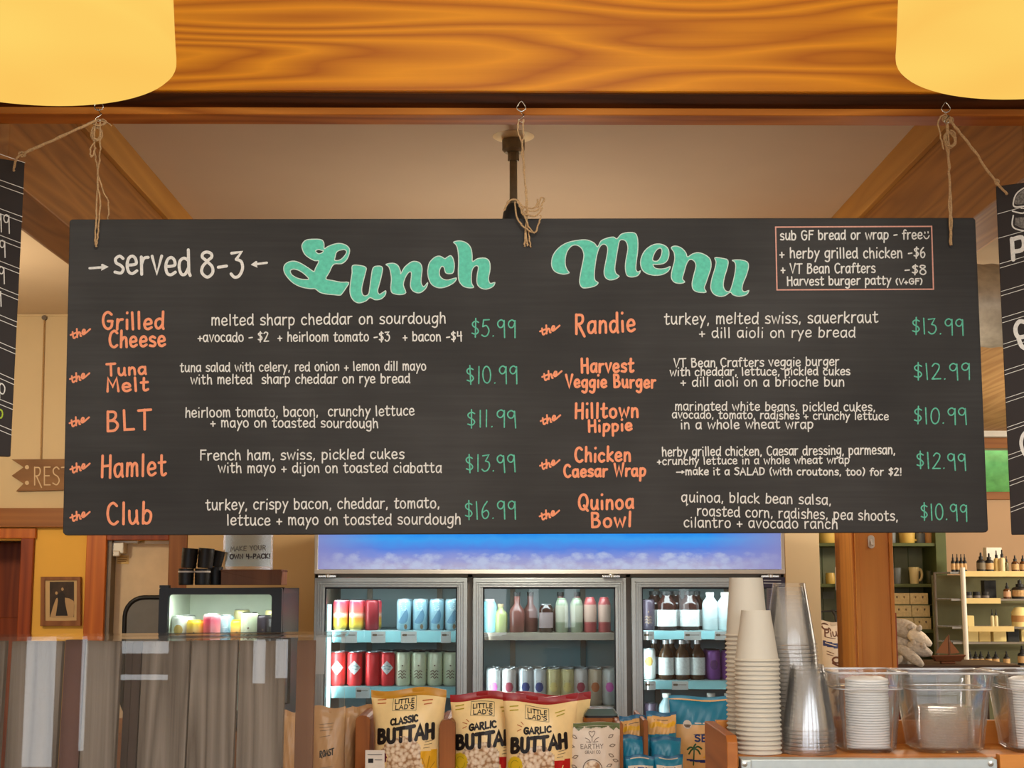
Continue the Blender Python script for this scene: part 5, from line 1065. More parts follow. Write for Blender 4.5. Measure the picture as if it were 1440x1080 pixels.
def lab_wave(t, r, h):
    m = MB(); cfill(m, smooth_line([(-r * .75, h * .26), (-r * .3, h * .44), (0, h * .56), (r * .4, h * .68), (r * .7, h * .5), (r * .5, h * .3), (0, h * .22)], 4, True), r); m.build('label', mat('slate_blue_print', (86, 124, 148), .5), t)
    m = MB(); cfill(m, [(r * .3 + .007 * math.cos(a * .52), h * .12 + .011 * math.sin(a * .52)) for a in range(12)], r, .001, 6); m.build('badge', M['brownpr'], t)
    q = MB()
    for k in range(5): q.strip([(-r * .5 + .002 * k, h * (.9 - .06 * k)), (r * .3 + .002 * (k % 2), h * (.9 - .06 * k))], .002, curved(r, .001))
    q.build('label_print', mat('frost_print', (226, 236, 240), .5), t)
K = {
 'sunset': lambda t: can_parts(t, .031, .128, bands('sunset_can', [(.0, (232, 222, 170)), (.06, (120, 116, 60)), (.2, (236, 196, 70)), (.4, (246, 160, 70)), (.52, (250, 208, 190)), (.6, (244, 110, 96)), (.95, (226, 60, 86)), (1, (220, 190, 190))]), blk),
 'gold': lambda t: can_parts(t, .033, .112, bands('peach_can', [(0, (190, 120, 70)), (.5, (226, 150, 90)), (.7, (236, 190, 110)), (.9, (240, 200, 60)), (1, (220, 180, 60))]), mat('gold_lid', (220, 180, 60), .4, .4), lab_script),
 'pink': lambda t: can_parts(t, .032, .136, bands('rose_can', [(0, (190, 60, 100)), (.3, (240, 130, 110)), (.6, (236, 110, 120)), (.85, (216, 50, 90)), (1, (240, 180, 190))]), silver),
 'darkred': lambda t: can_parts(t, .030, .128, mc('dark_red_can', (128, 34, 40)), blk),
 'frost': lambda t: can_parts(t, .031, .130, mc('pale_blue_can', (138, 172, 184)), silver, lab_wave),
 'red': lambda t: can_parts(t, .0325, .140, mc('red_can', (226, 62, 64)), silver, lab_diamond),
 'redplain': lambda t: can_parts(t, .0325, .140, mc('red_plain_can', (214, 56, 58)), silver),
 'pale': lambda t: can_parts(t, .0325, .141, mc('cream_can', (232, 238, 208)), blk, lab_script),
 'spritz': lambda t: can_parts(t, .0315, .150, mc('white_can', (196, 202, 204)), silver, lab_blob(mat('pink_fruit', (216, 110, 190), .5))),
 'spritzr': lambda t: can_parts(t, .0315, .150, mc('white_can_r', (196, 190, 188)), silver, lab_blob(mat('rose_fruit', (150, 60, 76), .5))),
 'spritzb': lambda t: can_parts(t, .0315, .150, mc('white_can_b', (190, 196, 202)), silver, lab_blob(mat('navy_fruit', (66, 74, 130), .5))),
 'spritzy': lambda t: can_parts(t, .0315, .150, mc('butter_can', (196, 186, 140)), silver, lab_blob(mat('butter_fruit', (206, 190, 120), .5))),
 'spritzo': lambda t: can_parts(t, .0315, .150, mc('white_can_o', (184, 170, 150)), silver, lab_blob(mat('orange_fruit', (176, 104, 60), .5))),
 'seltzer': lambda t: can_parts(t, .033, .12, mc('lilac_can', (110, 96, 160)), silver),
 'purple': lambda t: can_parts(t, .0315, .124, mc('purple_can', (126, 76, 146)), blk, lab_blob(mat('violet_print', (96, 50, 110), .5), .5, .2)),
 'whitecan': lambda t: can_parts(t, .031, .128, mc('plain_white_can', (206, 208, 204)), silver, lab_blob(mat('gold_print', (180, 150, 80), .5), .6, .1)),
 'darkcan': lambda t: can_parts(t, .030, .13, mc('dark_can', (60, 50, 62)), blk, lab_script),
 'cola': lambda t: bottle_parts(t, .041, .165, dark, blk, wl, .10, .52, .5, .66),
 'amber': lambda t: bottle_parts(t, .032, .165, brown, silver, wl, .12, .56, .42, .62),
 'jar': lambda t: bottle_parts(t, .030, .12, dark, silver, mat('grey_label', (120, 104, 104), .5), .16, .7, .62, .8),
 'juiceg': lambda t: bottle_parts(t, .027, .142, mat('green_juice', (120, 128, 108), .3), mat('green_cap', (70, 96, 60), .5), mat('sage_label', (150, 146, 130), .5), .3, .8, .62, .82),
 'juicer': lambda t: bottle_parts(t, .027, .146, mat('rose_juice', (150, 70, 70), .3), mat('red_cap', (150, 50, 56), .5), mat('rosy_label', (168, 138, 124), .5), .3, .8, .62, .82),
 'brownbottle': lambda t: bottle_parts(t, .032, .17, mat('rust_bottle', (96, 56, 50), .3), blk, None, .1, .5, .4, .5),
 'olive': lambda t: bottle_parts(t, .029, .12, mat('olive_bottle', (120, 128, 70), .3), mat('tan_cap', (150, 130, 90), .5), None),
 'aqua': lambda t: bottle_parts(t, .032, .14, mat('aqua_bottle', (120, 190, 206), .3), M['white'], None, .1, .5, .6, .78),
 'milk': lambda t: bottle_parts(t, .034, .160, mat('milk_carton', (206, 220, 222), .5), M['white'], mat('milk_label', (188, 204, 208), .5), .3, .6, .45, .68),
 'greenwater': lambda t: bottle_parts(t, .035, .17, mat('misty_bottle', (150, 172, 176), .2), M['white'], mat('lime_label', (120, 170, 70), .5), .1, .45, .45, .66),
}
DESC = {'gold': 'peach and gold can with script', 'pink': 'rose pink can', 'sunset': 'red-to-yellow sunset can', 'darkred': 'dark red can', 'frost': 'pale blue can with slate wave', 'red': 'red can with white diamond label', 'redplain': 'red can turned from its label', 'pale': 'pale cream can with brown script', 'spritz': 'white can with pink round print', 'spritzr': 'white can with rose round print', 'spritzb': 'white can with navy round print',
 'spritzy': 'butter yellow can', 'spritzo': 'grey-white can with orange round print', 'seltzer': 'lilac and silver can', 'purple': 'purple can', 'whitecan': 'plain white can', 'darkcan': 'dark can', 'cola': 'dark wide bottle with white label', 'amber': 'brown bottle with white label', 'jar': 'dark jar with silver lid', 'juiceg': 'sage green juice bottle', 'juicer': 'rose juice bottle',
 'brownbottle': 'rust brown bottle', 'olive': 'olive squat bottle', 'aqua': 'aqua blue bottle', 'milk': 'white milk bottle', 'greenwater': 'misty bottle with lime label'}
NAME = {'cola': 'bottle', 'amber': 'bottle', 'jar': 'jar', 'juiceg': 'juice_bottle', 'juicer': 'juice_bottle', 'brownbottle': 'bottle', 'olive': 'bottle', 'aqua': 'bottle', 'milk': 'milk_bottle', 'greenwater': 'bottle'}
PROTO = {}; COUNT = {}
DN = ('first', 'middle', 'last'); SN = ('upper', 'second', 'third')
def put(kind, px, d, s, row=0, spot=None, where=None, Yx=None):
    Yy = YI + row * .074; x = X(px, YI, 880) + (row * .004)
    loc = (x, Yy, ZS[d, s] + .0002) if spot is None else spot
    key = (kind, d, s, row) if spot is None else (kind, where); n = COUNT[key] = COUNT.get(key, 0) + 1
    rowt = ('', ', second row', ', third row')[row]
    lab = f'{DESC[kind]}, {ORD[n]} on {DN[d]} door {SN[s]} shelf{rowt}' if spot is None else f'{DESC[kind]}, {ORD[n]} {where}'
    nm = NAME.get(kind, 'drink_can'); cat = nm.split('_')[-1]
    grp = f'drinks on the {SN[s]} shelf of the {DN[d]} cooler door' if spot is None else 'drinks in the small black fridge'
    if kind not in PROTO:
        PROTO[kind] = t = thing(nm, lab, cat, loc, (0, 0, 0), grp); K[kind](t)
    else: dup(PROTO[kind], loc, lab, grp)
for px in (478.5, 501): put('sunset', px, 0, 0)
put('darkred', 523, 0, 0, 0)
for px in (568, 590.5, 614, 636): put('frost', px, 0, 0)
for px in (478, 500, 523): put('sunset', px, 0, 0, 1)
for px in (568, 590, 613, 635): put('frost', px, 0, 0, 1)
for px, k in ((476, 'red'), (500, 'red'), (525, 'redplain'), (545.5, 'red'), (567, 'pale'), (589.5, 'pale'), (612, 'pale'), (634, 'pale')): put(k, px, 0, 1)
for px, k in ((478, 'redplain'), (502, 'redplain'), (528, 'redplain'), (550, 'pale'), (572, 'pale'), (596, 'pale'), (618, 'pale')): put(k, px, 0, 1, 1)
for px, k in ((534, 'pale'), (556, 'pale'), (580, 'pale'), (602, 'pale')): put(k, px, 0, 1, 2)
for px in (486, 508, 528, 560, 582, 604, 625, 640): put('seltzer', px, 0, 2)
for px, k in ((688, 'aqua'), (704, 'olive'), (727, 'brownbottle'), (768, 'jar'), (790, 'juiceg'), (811, 'juiceg'), (830, 'juicer'), (850, 'juicer')): put(k, px, 1, 0)
for px in (745, 788, 812): put('brownbottle', px, 1, 0, 1)
mid = ((694, 'spritz'), (716, 'spritzr'), (739, 'spritzb'), (758, 'spritzb'), (778, 'spritzy'), (797, 'spritzy'), (816, 'spritzr'), (836, 'spritzo'), (856, 'spritz'))
for row in range(3):
    for px, k in mid: put(k, px + (0, 3, -3)[row], 1, 1, row)
put('jar', 822, 1, 1, 2)
for px, k in ((911, 'darkcan'), (938, 'cola'), (970, 'cola'), (999, 'milk'), (1020, 'milk'), (1046, 'milk')): put(k, px, 2, 0)
for px in (922, 952, 980): put('cola', px, 2, 0, 1)
for px, k in ((911, 'whitecan'), (936, 'amber'), (958.5, 'amber'), (980, 'amber'), (1002, 'purple'), (1023, 'purple'), (1044, 'purple')): put(k, px, 2, 1)
for px, k in ((920, 'amber'), (945, 'amber'), (968, 'amber'), (1000, 'purple')): put(k, px, 2, 1, 1)
for px, k in ((914, 'darkcan'), (936, 'greenwater'), (968, 'darkcan'), (998, 'greenwater'), (1022, 'greenwater')): put(k, px, 2, 2)
# paper notices on the last cooler door
nf = MB().prism([onY(YF - .0035)(1070, 812), onY(YF - .0035)(1104, 812), onY(YF - .0035)(1104, 826), onY(YF - .0035)(1070, 826)], (0, .001, 0)).build('door_notice', mat('navy_notice', (66, 62, 82), .6), co)
q = MB()
for y_ in (816, 820): q.strip([(1074, y_), (1098, y_ + .4)], 1, onY(YF - .0045))
q.build('notice_print', M['tag'], nf)
n2 = MB().prism([onY(YF - .0035)(1078, 827), onY(YF - .0035)(1104, 827), onY(YF - .0035)(1104, 878), onY(YF - .0035)(1078, 878)], (0, .001, 0)).build('door_notice', mat('grey_notice', (120, 112, 112), .6), co)
q = MB()
for y_ in range(831, 856, 3): q.strip([(1081, y_), (1101, y_)], .8, onY(YF - .0045))
q.build('notice_print', mat('navy_notice_ink', (70, 70, 110), .6), n2)
MB().prism([onY(YF - .005)(1079, 857), onY(YF - .005)(1102, 857), onY(YF - .005)(1102, 876), onY(YF - .005)(1079, 876)], (0, .001, 0)).build('notice_block', mat('blue_notice', (72, 78, 120), .6), n2)
pad = MB().prism([onY(YF - .0035)(444, 894), onY(YF - .0035)(458, 894), onY(YF - .0035)(456, 948), onY(YF - .0035)(443, 948)], (0, .001, 0)).build('door_notice', M['tag'], co)

# ================================================================ small black countertop fridge
YQ = 5.48
q0, q1 = X(225, YQ), X(397, YQ); zq = at(300, 823, YQ).z; hq = .52; zq0 = zq - hq
bc = thing('back_counter', 'low counter carrying the small black fridge behind the plank screen', 'counter')
MB().box(X(100, YQ), q1 + .12, YQ - .04, YQ + .55, 0, zq0 - .012).build('cabinet', M['casingd'], bc)
mf = thing('small_fridge', 'small black glass-door fridge with bright interior, behind the plank screen', 'fridge', ((q0 + q1) / 2, YQ, zq0 - .012))
hw = (q1 - q0) / 2
fb = MB().box(-hw, -hw + .02, .035, .47, .012, hq).box(hw - .02, hw, .035, .47, .012, hq).box(-hw, hw, .035, .47, hq - .02, hq).box(-hw, hw, .035, .47, .012, .04).box(-hw, hw, .45, .47, .012, hq)
fb.build('body', M['black2'], mf, bevel=.004)
MB().box(-hw + .022, hw - .022, .43, .449, .04, hq - .022).box(-hw + .021, -hw + .025, .05, .43, .04, hq - .022).box(hw - .025, hw - .021, .05, .43, .04, hq - .022).build('liner', mat('fridge_liner', (214, 222, 206), .5), mf)
wx = [(X(237.5, YQ) - (q0 + q1) / 2), (X(383, YQ) - (q0 + q1) / 2)]; wzt = at(300, 836, YQ).z - zq0 + .012
ring_o = rrect(-hw, hw, .015, hq + .002, .006); 
inn = rrect(wx[0], wx[1], .05, wzt, .012)
dm = MB(); n_ = len(ring_o)
dm.loft([[(x, 0.033, z) for x, z in ring_o], [(x, 0, z) for x, z in ring_o], [(x, 0, z) for x, z in inn], [(x, .033, z) for x, z in inn], [(x, .033, z) for x, z in ring_o]], cap0=False, cap1=False)
dr = dm.build('fridge_door', M['black2'], mf)
MB().box(wx[0] - .003, wx[1] + .003, .012, .016, .047, wzt + .003).build('glass', M['cooler_glass'], dr)
MB().tube([(hw + .006, .02, .34), (hw + .028, .02, .34), (hw + .03, .02, .335), (hw + .03, .02, .1), (hw + .006, .02, .1)], .006, 8).build('handle', M['black'], dr, smooth=50)
for fx in (-hw + .03, hw - .03):
    for fy in (.06, .42): MB().lathe([(.015, 0), (.012, .013)], 14).build('foot', M['black'], mf, loc=(fx, fy, 0))
MB().box(wx[0] + .005, wx[1] - .01, .05, .43, wzt - .215, wzt - .21).build('shelf', M['wire'], mf)
MB().box(wx[0] + .01, wx[1] - .01, .05, .07, wzt + .002, wzt + .012).build('light_strip', M['led'], mf)
MB().box(q0 - (q0 + q1) / 2, q0 - (q0 + q1) / 2 + .035, .0, .03, hq + .002, hq + .012).build('hinge_cover', M['black'], mf)
cxq = (q0 + q1) / 2
area('fridge_light', (cxq, YQ + .07, zq - .03), (R(18), 0, 0), .32, .06, 4.2, (.92, 1.0, .88))
zsf = zq0 - .012 + wzt - .21
for kind, px, dy, where in ((k_, p_, y_, 'in the small black fridge') for k_, p_, y_ in (('whitecan', 253, .1), ('gold', 275, .09), ('pink', 298, .08), ('frost', 318, .15), ('gold', 335, .15), ('pale', 351, .09), ('darkcan', 371, .10), ('spritzy', 384, .2), ('spritzy', 340, .26), ('whitecan', 264, .24))):
    put(kind, px, 0, 0, 0, (X(px, YQ + dy, 880), YQ + dy, zsf + .0003), where)
# mugs, wooden box and acrylic sign on the fridge
zf_ = zq + .0005 + .0
def tumbler(name, label, cx, Y, z, r, h, tilt=0, group='black tumblers on the small fridge'):
    t = thing(name, label, 'tumbler', (cx, Y, z), (0, R(tilt), 0), group)
    prof = [(r * .9, 0), (r * .93, .003)]
    for k in range(9): prof += [(r * (.93 + .07 * k / 9) + .0012 * (k % 2), .004 + (h - .008) * k / 9)]
    MB().lathe(prof + [(r, h), (r * .9, h), (r * .86, .01), (.0001, .01)], 24).build('cup_body', M['black'], t, smooth=30); return t
kq = YQ / FPX
for cx, nm in ((262, 'nearest the door'), (285, 'nearest the wooden box')):
    t = tumbler('tumbler', f'black ribbed tumbler standing on the small fridge, {nm}', X(cx, YQ + .1), YQ + .1, zf_, .029, .062)
    MB().lathe([(.0298, .047), (.0304, .047), (.0304, .053), (.0298, .053)], 24).build('white_band', M['white'], t)
    tumbler('tumbler', f'black ribbed tumbler stacked on another and leaning, {nm}', X(cx + 3, YQ + .1), YQ + .1, zf_ + .0635, .030, .075, 4)
tumbler('tumbler', 'black tumbler tilted against the wooden box beside the stacked ones', X(302, YQ + .17), YQ + .17, zf_ + .070, .026, .062, 12)
tumbler('tumbler', 'black tumbler standing behind the wooden box end, under the tilted one', X(303, YQ + .17), YQ + .17, zf_, .028, .069, 0)
YW = YQ + .14
wb = thing('wooden_box', 'dark wooden box on the small fridge under the acrylic sign', 'box', ((X(311, YW) + X(396, YW)) / 2, YW, zf_))
bw = (X(396, YW) - X(311, YW)) / 2; bh = at(350, 803, YW).z - zf_
MB().box(-bw, bw, 0, .012, 0, bh).box(-bw, bw, .14, .152, 0, bh).box(-bw, -bw + .012, .012, .14, 0, bh).box(bw - .012, bw, .012, .14, 0, bh).box(-bw, bw, .0, .152, bh, bh + .006).build('box_body', M['casingd'], wb, bevel=.002)
ag = thing('sign_holder', 'clear acrylic sign holder with a faded printed sheet on the wooden box', 'sign', (X(348, YW + .06), YW + .06, zf_ + bh + .0065))
ax = X(383, YW + .06) - X(348, YW + .06); az = at(348, 735, YW + .06).z - zf_ - bh
MB().box(-ax, ax, 0, .003, 0, az).box(-ax, ax, .005, .008, 0, az).box(-ax, ax, -.03, .035, 0, .003).build('acrylic', clear('acrylic', (.97, .97, .97), .03, .4, .05, (.9, .85, .8)), ag)
MB().box(-ax + .008, ax - .008, .0035, .0045, .012, az - .004).build('sheet', mat('mint_sheet', (236, 246, 228), .6), ag)
m = MB(); fa = lambda px, py: (lambda p: (p.x - ag.location.x, -.0006, p.z - ag.location.z))(at(px, py, YW + .06))
write(m, 'MAKE YOUR', 324, 775, 374, 773, .62, 1.2, fa); m.build('sign_print', mat('grey_print', (150, 160, 150), .6), ag)
m = MB(); write(m, 'OWN 4-PACK!', 323, 786, 380, 785, .62, 1.5, fa); m.build('sign_print', mat('dark_print', (90, 88, 86), .6), ag)

# framed photograph
YX = YB - .03
pf = thing('picture_frame', 'old sepia photograph of a standing couple in a brown wooden frame', 'picture', (0, YB, 0))
f = lambda px, py, o=0: (lambda p: (p.x, p.y - YB - o, p.z))(at(px, py, YX))
def rect(m, a, b, c, d, e, g, h_, i, dep):
    """frame ring between two photo rectangles"""
    O = [f(a, b), f(c, b), f(c, d), f(a, d)]; I = [f(e, g), f(h_, g), f(h_, i), f(e, i)]
    for k in range(4):
        j = (k + 1) % 4; m.prism([O[k], O[j], I[j], I[k]], (0, dep, 0))
m = MB(); rect(m, 57, 811, 113, 880, 63, 816, 108, 873, .028); m.build('frame', M['casingd'], pf, bevel=.002)
MB().prism([f(62, 815, -.008), f(109, 815, -.008), f(109, 874, -.008), f(62, 874, -.008)], (0, .003, 0)).build('mat_board', mat('beige_mat', (204, 172, 124), .8), pf)
MB().prism([f(69.5, 818, -.006), f(103.5, 818, -.006), f(103.5, 868, -.006), f(69.5, 868, -.006)], (0, .0015, 0)).build('photograph', mat('sepia_dark', (56, 40, 28), .6, var=.5, vs=25), pf)
ph_ = MB(); fp = lambda x, y: f(x, y, -.0055)
ph_.fill([smooth_line([(70, 868), (76, 848), (82, 840), (103, 845), (103, 868)], 3)], fp); ph_.build('photo_ground', mat('sepia_light', (186, 152, 108), .6), pf)
ph_ = MB(); fp = lambda x, y: f(x, y, -.005)
ph_.fill([smooth_line([(78, 866), (81, 845), (80, 838), (86, 832), (91, 837), (91, 846), (95, 866)], 3)], fp); ph_.build('photo_figures', mat('sepia_black', (36, 26, 20), .6), pf)
ph_ = MB()
for cx_, cy_ in ((79, 834), (87.5, 828.5)): ph_.fill([[(cx_ + 1.8 * math.cos(a * .6), cy_ + 2.3 * math.sin(a * .6)) for a in range(10)]], lambda x, y: f(x, y, -.0045))
ph_.build('photo_faces', bpy.data.materials['sepia_light'], pf)

# restroom arrow sign on its string
YSN = YB - .03
rs = thing('arrow_sign', 'brown wooden arrow sign with white lettering, hung by string by the priced side board', 'sign', (0, YSN, 0))
f = lambda px, py: (lambda p: (p.x, 0, p.z))(at(px, py, YSN))
MB().prism([f(16, 646), f(130, 645), f(130, 688), f(22, 691), f(33, 680), f(16, 669), f(33, 657)], (0, .018, 0)).build('sign_board', M['signwood'], rs, bevel=.002)
m = MB(); fo = lambda px, py: (lambda p: (p.x, -.001, p.z))(at(px, py, YSN)); write(m, 'RESTROOM', 47, 682, 158, 681, 2.5, 1.7, fo, jit=0); m.build('sign_lettering', mat('sign_cream', (214, 188, 150), .7), rs)
m = MB()
for hy in (657, 679): m.fill([[(38 + 3 * math.cos(a * .5), hy + 3 * math.sin(a * .5)) for a in range(12)]], fo)
m.build('dot', bpy.data.materials['sign_cream'], rs)
MB().tube([(lambda p: (p.x, .014, p.z))(at(61, 447, YSN)), (lambda p: (p.x, .012, p.z))(at(56, 648, YSN))], .004, 6).build('string', M['twine'], rs)
MB().lathe([(.0001, 0), (.016, 0), (.014, .02), (.0001, .02)], 14).build('nail', M['bronze'], rs, loc=(at(61, 446, YSN).x, .03, at(61, 446, YSN).z), rot=(R(90), 0, 0))

# ================================================================ far right: green hutch with crockery
YH = 9.9
hu = thing('hutch', 'tall green painted hutch with open shelves behind the wooden post', 'hutch')
hx0, hx1 = X(1150, YH), X(1332, YH); zh1 = 2.45
MB().box(hx0, hx1, YH + .32, YH + .34, 0, zh1).build('backboard', M['hutchd'], hu)
for k in range(9): MB().box(hx0 + .1 * k, hx0 + .1 * k + .004, YH + .316, YH + .32, 1.3, zh1).build('groove_bead', M['hutch'], hu)
MB().box(X(1317, YH), hx1, YH, YH + .32, 0, zh1).build('side_panel', M['hutch'], hu, bevel=.003)
MB().box(hx0 - .02, hx0, YH, YH + .32, 0, zh1).build('side_panel', M['hutch'], hu, bevel=.003)
zsH = {}
for n_, y_ in ((0, 763.5), (1, 821), (2, 885.5), (3, 928)):
    z_ = at(1270, y_, YH).z; zsH[n_] = z_
    MB().box(hx0, X(1317, YH), YH + .01, YH + .315, z_ - .022, z_).build('shelf', M['hutch'], hu, bevel=.002)
MB().prism([onY(YH - .003)(1321, 839), onY(YH - .003)(1337, 839), onY(YH - .003)(1337, 850), onY(YH - .003)(1321, 850)], (0, .002, 0)).build('shelf_tag', M['paper'], hu)
MB().prism([onY(YH + .31)(1157, 832), onY(YH + .31)(1173, 832), onY(YH + .31)(1173, 842), onY(YH + .31)(1157, 842)], (0, .002, 0)).build('shelf_tag', mat('grey_tag', (126, 128, 112), .6), hu)
def mug(px, n_, w_, h_, col, label, flare=1.0, handle=True, plane=YH + .12):
    r = w_ / 2 / FPX * plane; h = h_ / FPX * plane
    t = thing('mug', label, 'mug', (X(px, plane, 800), plane, zsH[n_] + .0003), (0, 0, 0), 'crockery on the green hutch')
    MB().lathe([(r * .8, 0), (r * .86, .004), (r * .9, h * .5), (r * flare, h), (r * flare - .005, h), (r * .82, h * .4), (.0001, .008)], 28).build('body', col, t, smooth=50)
    if handle: MB().tube(smooth_line([(r * .86, 0, h * .82), (r * 1.35, 0, h * .86), (r * 1.6, 0, h * .55), (r * 1.3, 0, h * .25), (r * .84, 0, h * .2)], 4), .009, 8).build('handle', col, t, smooth=60)
cy, cb, cg = mat('yellow_glaze', (222, 186, 96), .35), mat('cream_glaze', (224, 206, 150), .35), mat('blue_grey_glaze', (116, 124, 126), .35)
mug(1277, 0, 24, 22, cy, 'yellow cup on the top visible shelf of the green hutch', 1.05)
mug(1255, 0, 13, 16, cg, 'grey-blue cup on the top visible shelf beside the wooden post', 1.0, False); mug(1296, 0, 14, 14, cg, 'small grey cup between yellow and orange cups on the hutch', 1.0, False)
mug(1308, 0, 14, 15, mat('orange_glaze', (216, 160, 96), .35), 'orange-tan cup at the end of the hutch top visible shelf', 1.1, False)
mug(1163, 0, 28, 20, cy, 'wide yellow cup on the hutch, between cream wall and wooden post', 1.05, False); mug(1179, 0, 16, 16, cy, 'yellow cup on the hutch, closest to the post', 1.0, False)
mug(1285, 1, 14, 23, cb, 'cream mug with handle on the second hutch shelf', 1.05); mug(1261, 1, 12, 22, cg, 'tall grey-blue cup on the second hutch shelf beside the post', 1.0, False)
mug(1307, 1, 11, 18, mat('dark_green_glaze', (70, 74, 46), .4), 'dark green cup at the end of the second hutch shelf', 1.0, False)
mug(1167, 1, 15, 15, cy, 'small round yellow pot on the hutch beside the cream wall', .8, False)
bxm = mat('printed_box', (222, 200, 146), .6, var=.12, vs=60); bi = mat('box_icon', (150, 124, 84), .7)
for n2_, (y0, y1, a, b) in enumerate(((864, 880, 1258, 1307), (845.5, 861.5, 1254, 1306), (828, 843.5, 1252, 1304))):
    yb = YH + .05; z0 = zsH[2] + .0003 if n2_ == 0 else zlast + .006
    for k in range(2):
        c0, c1 = a + (b - a) * k / 2 + .4, a + (b - a) * (k + 1) / 2 - .4
        hz = (y1 - y0) / FPX * yb
        t = thing('boxed_mug', f'cream printed carton, {("lowest", "middle", "top")[n2_]} row, {("nearer", "farther from")[k]} the wooden post, on the hutch', 'box', (0, 0, z0), (0, 0, 0), 'printed cartons on the green hutch')
        MB().box(X(c0, yb), X(c1, yb), yb, yb + .12, 0, hz).build('carton', bxm, t, bevel=.002)
        for s_ in range(2):
            ix = X(c0 + (c1 - c0) * (.3 + .4 * s_), yb); MB().lathe([(.0001, 0), (.012, .0), (.016, .02), (.016, .03), (.0001, .03)], 12).build('carton_print', bi if (s_ + k) % 2 else M['brownpr'], t, loc=(ix, yb + .0145, hz * .34))
    zlast = z0 + hz
    if n2_ < 2: MB().box(X(1250, yb), X(1308, yb), yb - .005, yb + .2, zlast + .0005, zlast + .0055).build('riser_board', M['hutch'], hu)
cd = tag(MB().lathe([(.028, 0), (.028, .095), (.0001, .095)], 20).build('candle', mat('candle_wax', (226, 180, 110), .6), loc=(X(1316, YH + .05), YH + .06, zsH[2] + .0003), smooth=40), 'small amber candle beside the cartons on the hutch', 'candle')
# plush animals on a display table
YPL = 8.3
tb_ = thing('display_table', 'dark display table beneath the plush animals and model boat', 'table')
ztb = at(1300, 934, YPL).z
MB().box(X(1245, YPL), X(1420, YPL), YPL - .1, YPL + .5, ztb - .04, ztb).build('table_top', mat('dark_table', (66, 46, 30), .5), tb_, bevel=.003)
for lx in (X(1250, YPL), X(1412, YPL)):
    for ly in (YPL - .06, YPL + .44): MB().box(lx - .02, lx + .02, ly - .02, ly + .02, 0, ztb - .04).build('leg', bpy.data.materials['dark_table'], tb_)
fur = mat('grey_plush', (176, 168, 158), .95, var=.2, vs=60, bump=.8); furw = mat('white_plush', (214, 204, 188), .95, var=.12, vs=60, bump=.8)
def blob(m, a, b, r0, r1, n=10):
    a, b = Vector(a), Vector(b); P = []; Rr = []
    for k in range(n + 1):
        t = k / n; P.append(a + (b - a) * t); Rr.append(max(.002, (r0 + (r1 - r0) * t) * math.sin(math.pi * (.04 + .92 * t)) ** .45))
    m.tube(P, Rr, 14)
def plush(label, body, head, ears, col, hc):
    t = thing('plush_animal', label, 'plush toy', (0, 0, 0), (0, 0, 0), 'plush animals by the post')
    v = lambda q: at(q[0], q[1], q[2]); m = MB(); blob(m, v(body[0]), v(body[1]), body[2], body[3]); m.build('body', col, t, smooth=80)
    m = MB(); blob(m, v(head[0]), v(head[1]), head[2], head[3]); m.build('head', hc, t, smooth=80)
    for e in ears: m = MB(); blob(m, v(e[0]), v(e[1]), .018, .014, 6); m.build('ear', col, t, smooth=80)
plush('grey and white plush animal lying on top of the pile by the post', ((1252, 876, 8.36), (1292, 893, 8.3), .05, .058), ((1278, 889, 8.28), (1310, 907, 8.24), .052, .026), [((1291, 888, 8.24), (1294, 879, 8.25)), ((1277, 885, 8.26), (1283, 877, 8.26))], fur, furw)
plush('grey plush animal in the middle of the pile, pale muzzle outward', ((1252, 896, 8.38), (1290, 914, 8.34), .055, .06), ((1276, 908, 8.26), (1311, 920, 8.22), .050, .026), [((1296, 905, 8.22), (1301, 912, 8.2)), ((1284, 900, 8.24), (1286, 909, 8.22))], fur, fur)
plush('grey plush animal at the bottom of the pile against the post', ((1252, 914, 8.38), (1280, 934, 8.32), .055, .05), ((1262, 908, 8.25), (1298, 936, 8.18), .034, .030), [((1268, 922, 8.2), (1262, 934, 8.2))], fur, fur)
bt = thing('model_boat', 'small brown wooden model sailboat on the display table', 'model boat', (X(1331, YPL), YPL + .05, ztb))
MB().loft([[(-.07, -.018, .012), (.07, -.018, .012), (.07, .018, .012), (-.07, .018, .012)], [(-.09, -.03, .045), (.10, -.03, .05), (.10, .03, .05), (-.09, .03, .045)]]).box(-.04, .04, -.02, .02, 0, .012).build('hull', mat('boat_wood', (110, 64, 36), .5), bt, bevel=.004)
MB().tube([(.012, 0, .045), (.012, 0, .16)], .004, 8).build('mast', bpy.data.materials['boat_wood'], bt)
MB().prism([(.006, -.002, .055), (.006, -.002, .155), (-.065, -.002, .06)], (0, .003, 0)).build('sail', mat('rust_sail', (150, 98, 62), .7), bt); MB().prism([(.018, -.002, .055), (.018, -.002, .13), (.07, -.002, .06)], (0, .003, 0)).build('sail', bpy.data.materials['rust_sail'], bt)

# wire shelving with dark bottles and cartons
YV = 9.35
ws = thing('wire_shelving', 'wire shelving unit with white poles, filled with dark dropper bottles', 'shelf unit')
vx0, vx1 = X(1336, YV), X(1500, YV)
zsV = {}
for n_, y_ in enumerate((804, 842, 881.5, 903, 936)):
    z_ = at(1390, y_, YV).z; zsV[n_] = z_
    m = MB().box(vx0, vx1, YV, YV + .012, z_ - .012, z_).box(vx0, vx1, YV + .33, YV + .342, z_ - .012, z_)
    for k in range(14): m.box(vx0, vx1, YV + .02 + .024 * k, YV + .024 + .024 * k, z_ - .004, z_)
    m.build('wire_shelf', M['wire'], ws)
    if n_ < 3:
        e0, e1 = ((1353, 1500), (1356, 1405), (1358, 1422))[n_]
        MB().box(X(e0, YV), X(e1, YV), YV - .004, YV, z_ - .03, z_ + .004).build('label_strip', mat('label_cream', (216, 192, 130), .6), ws)
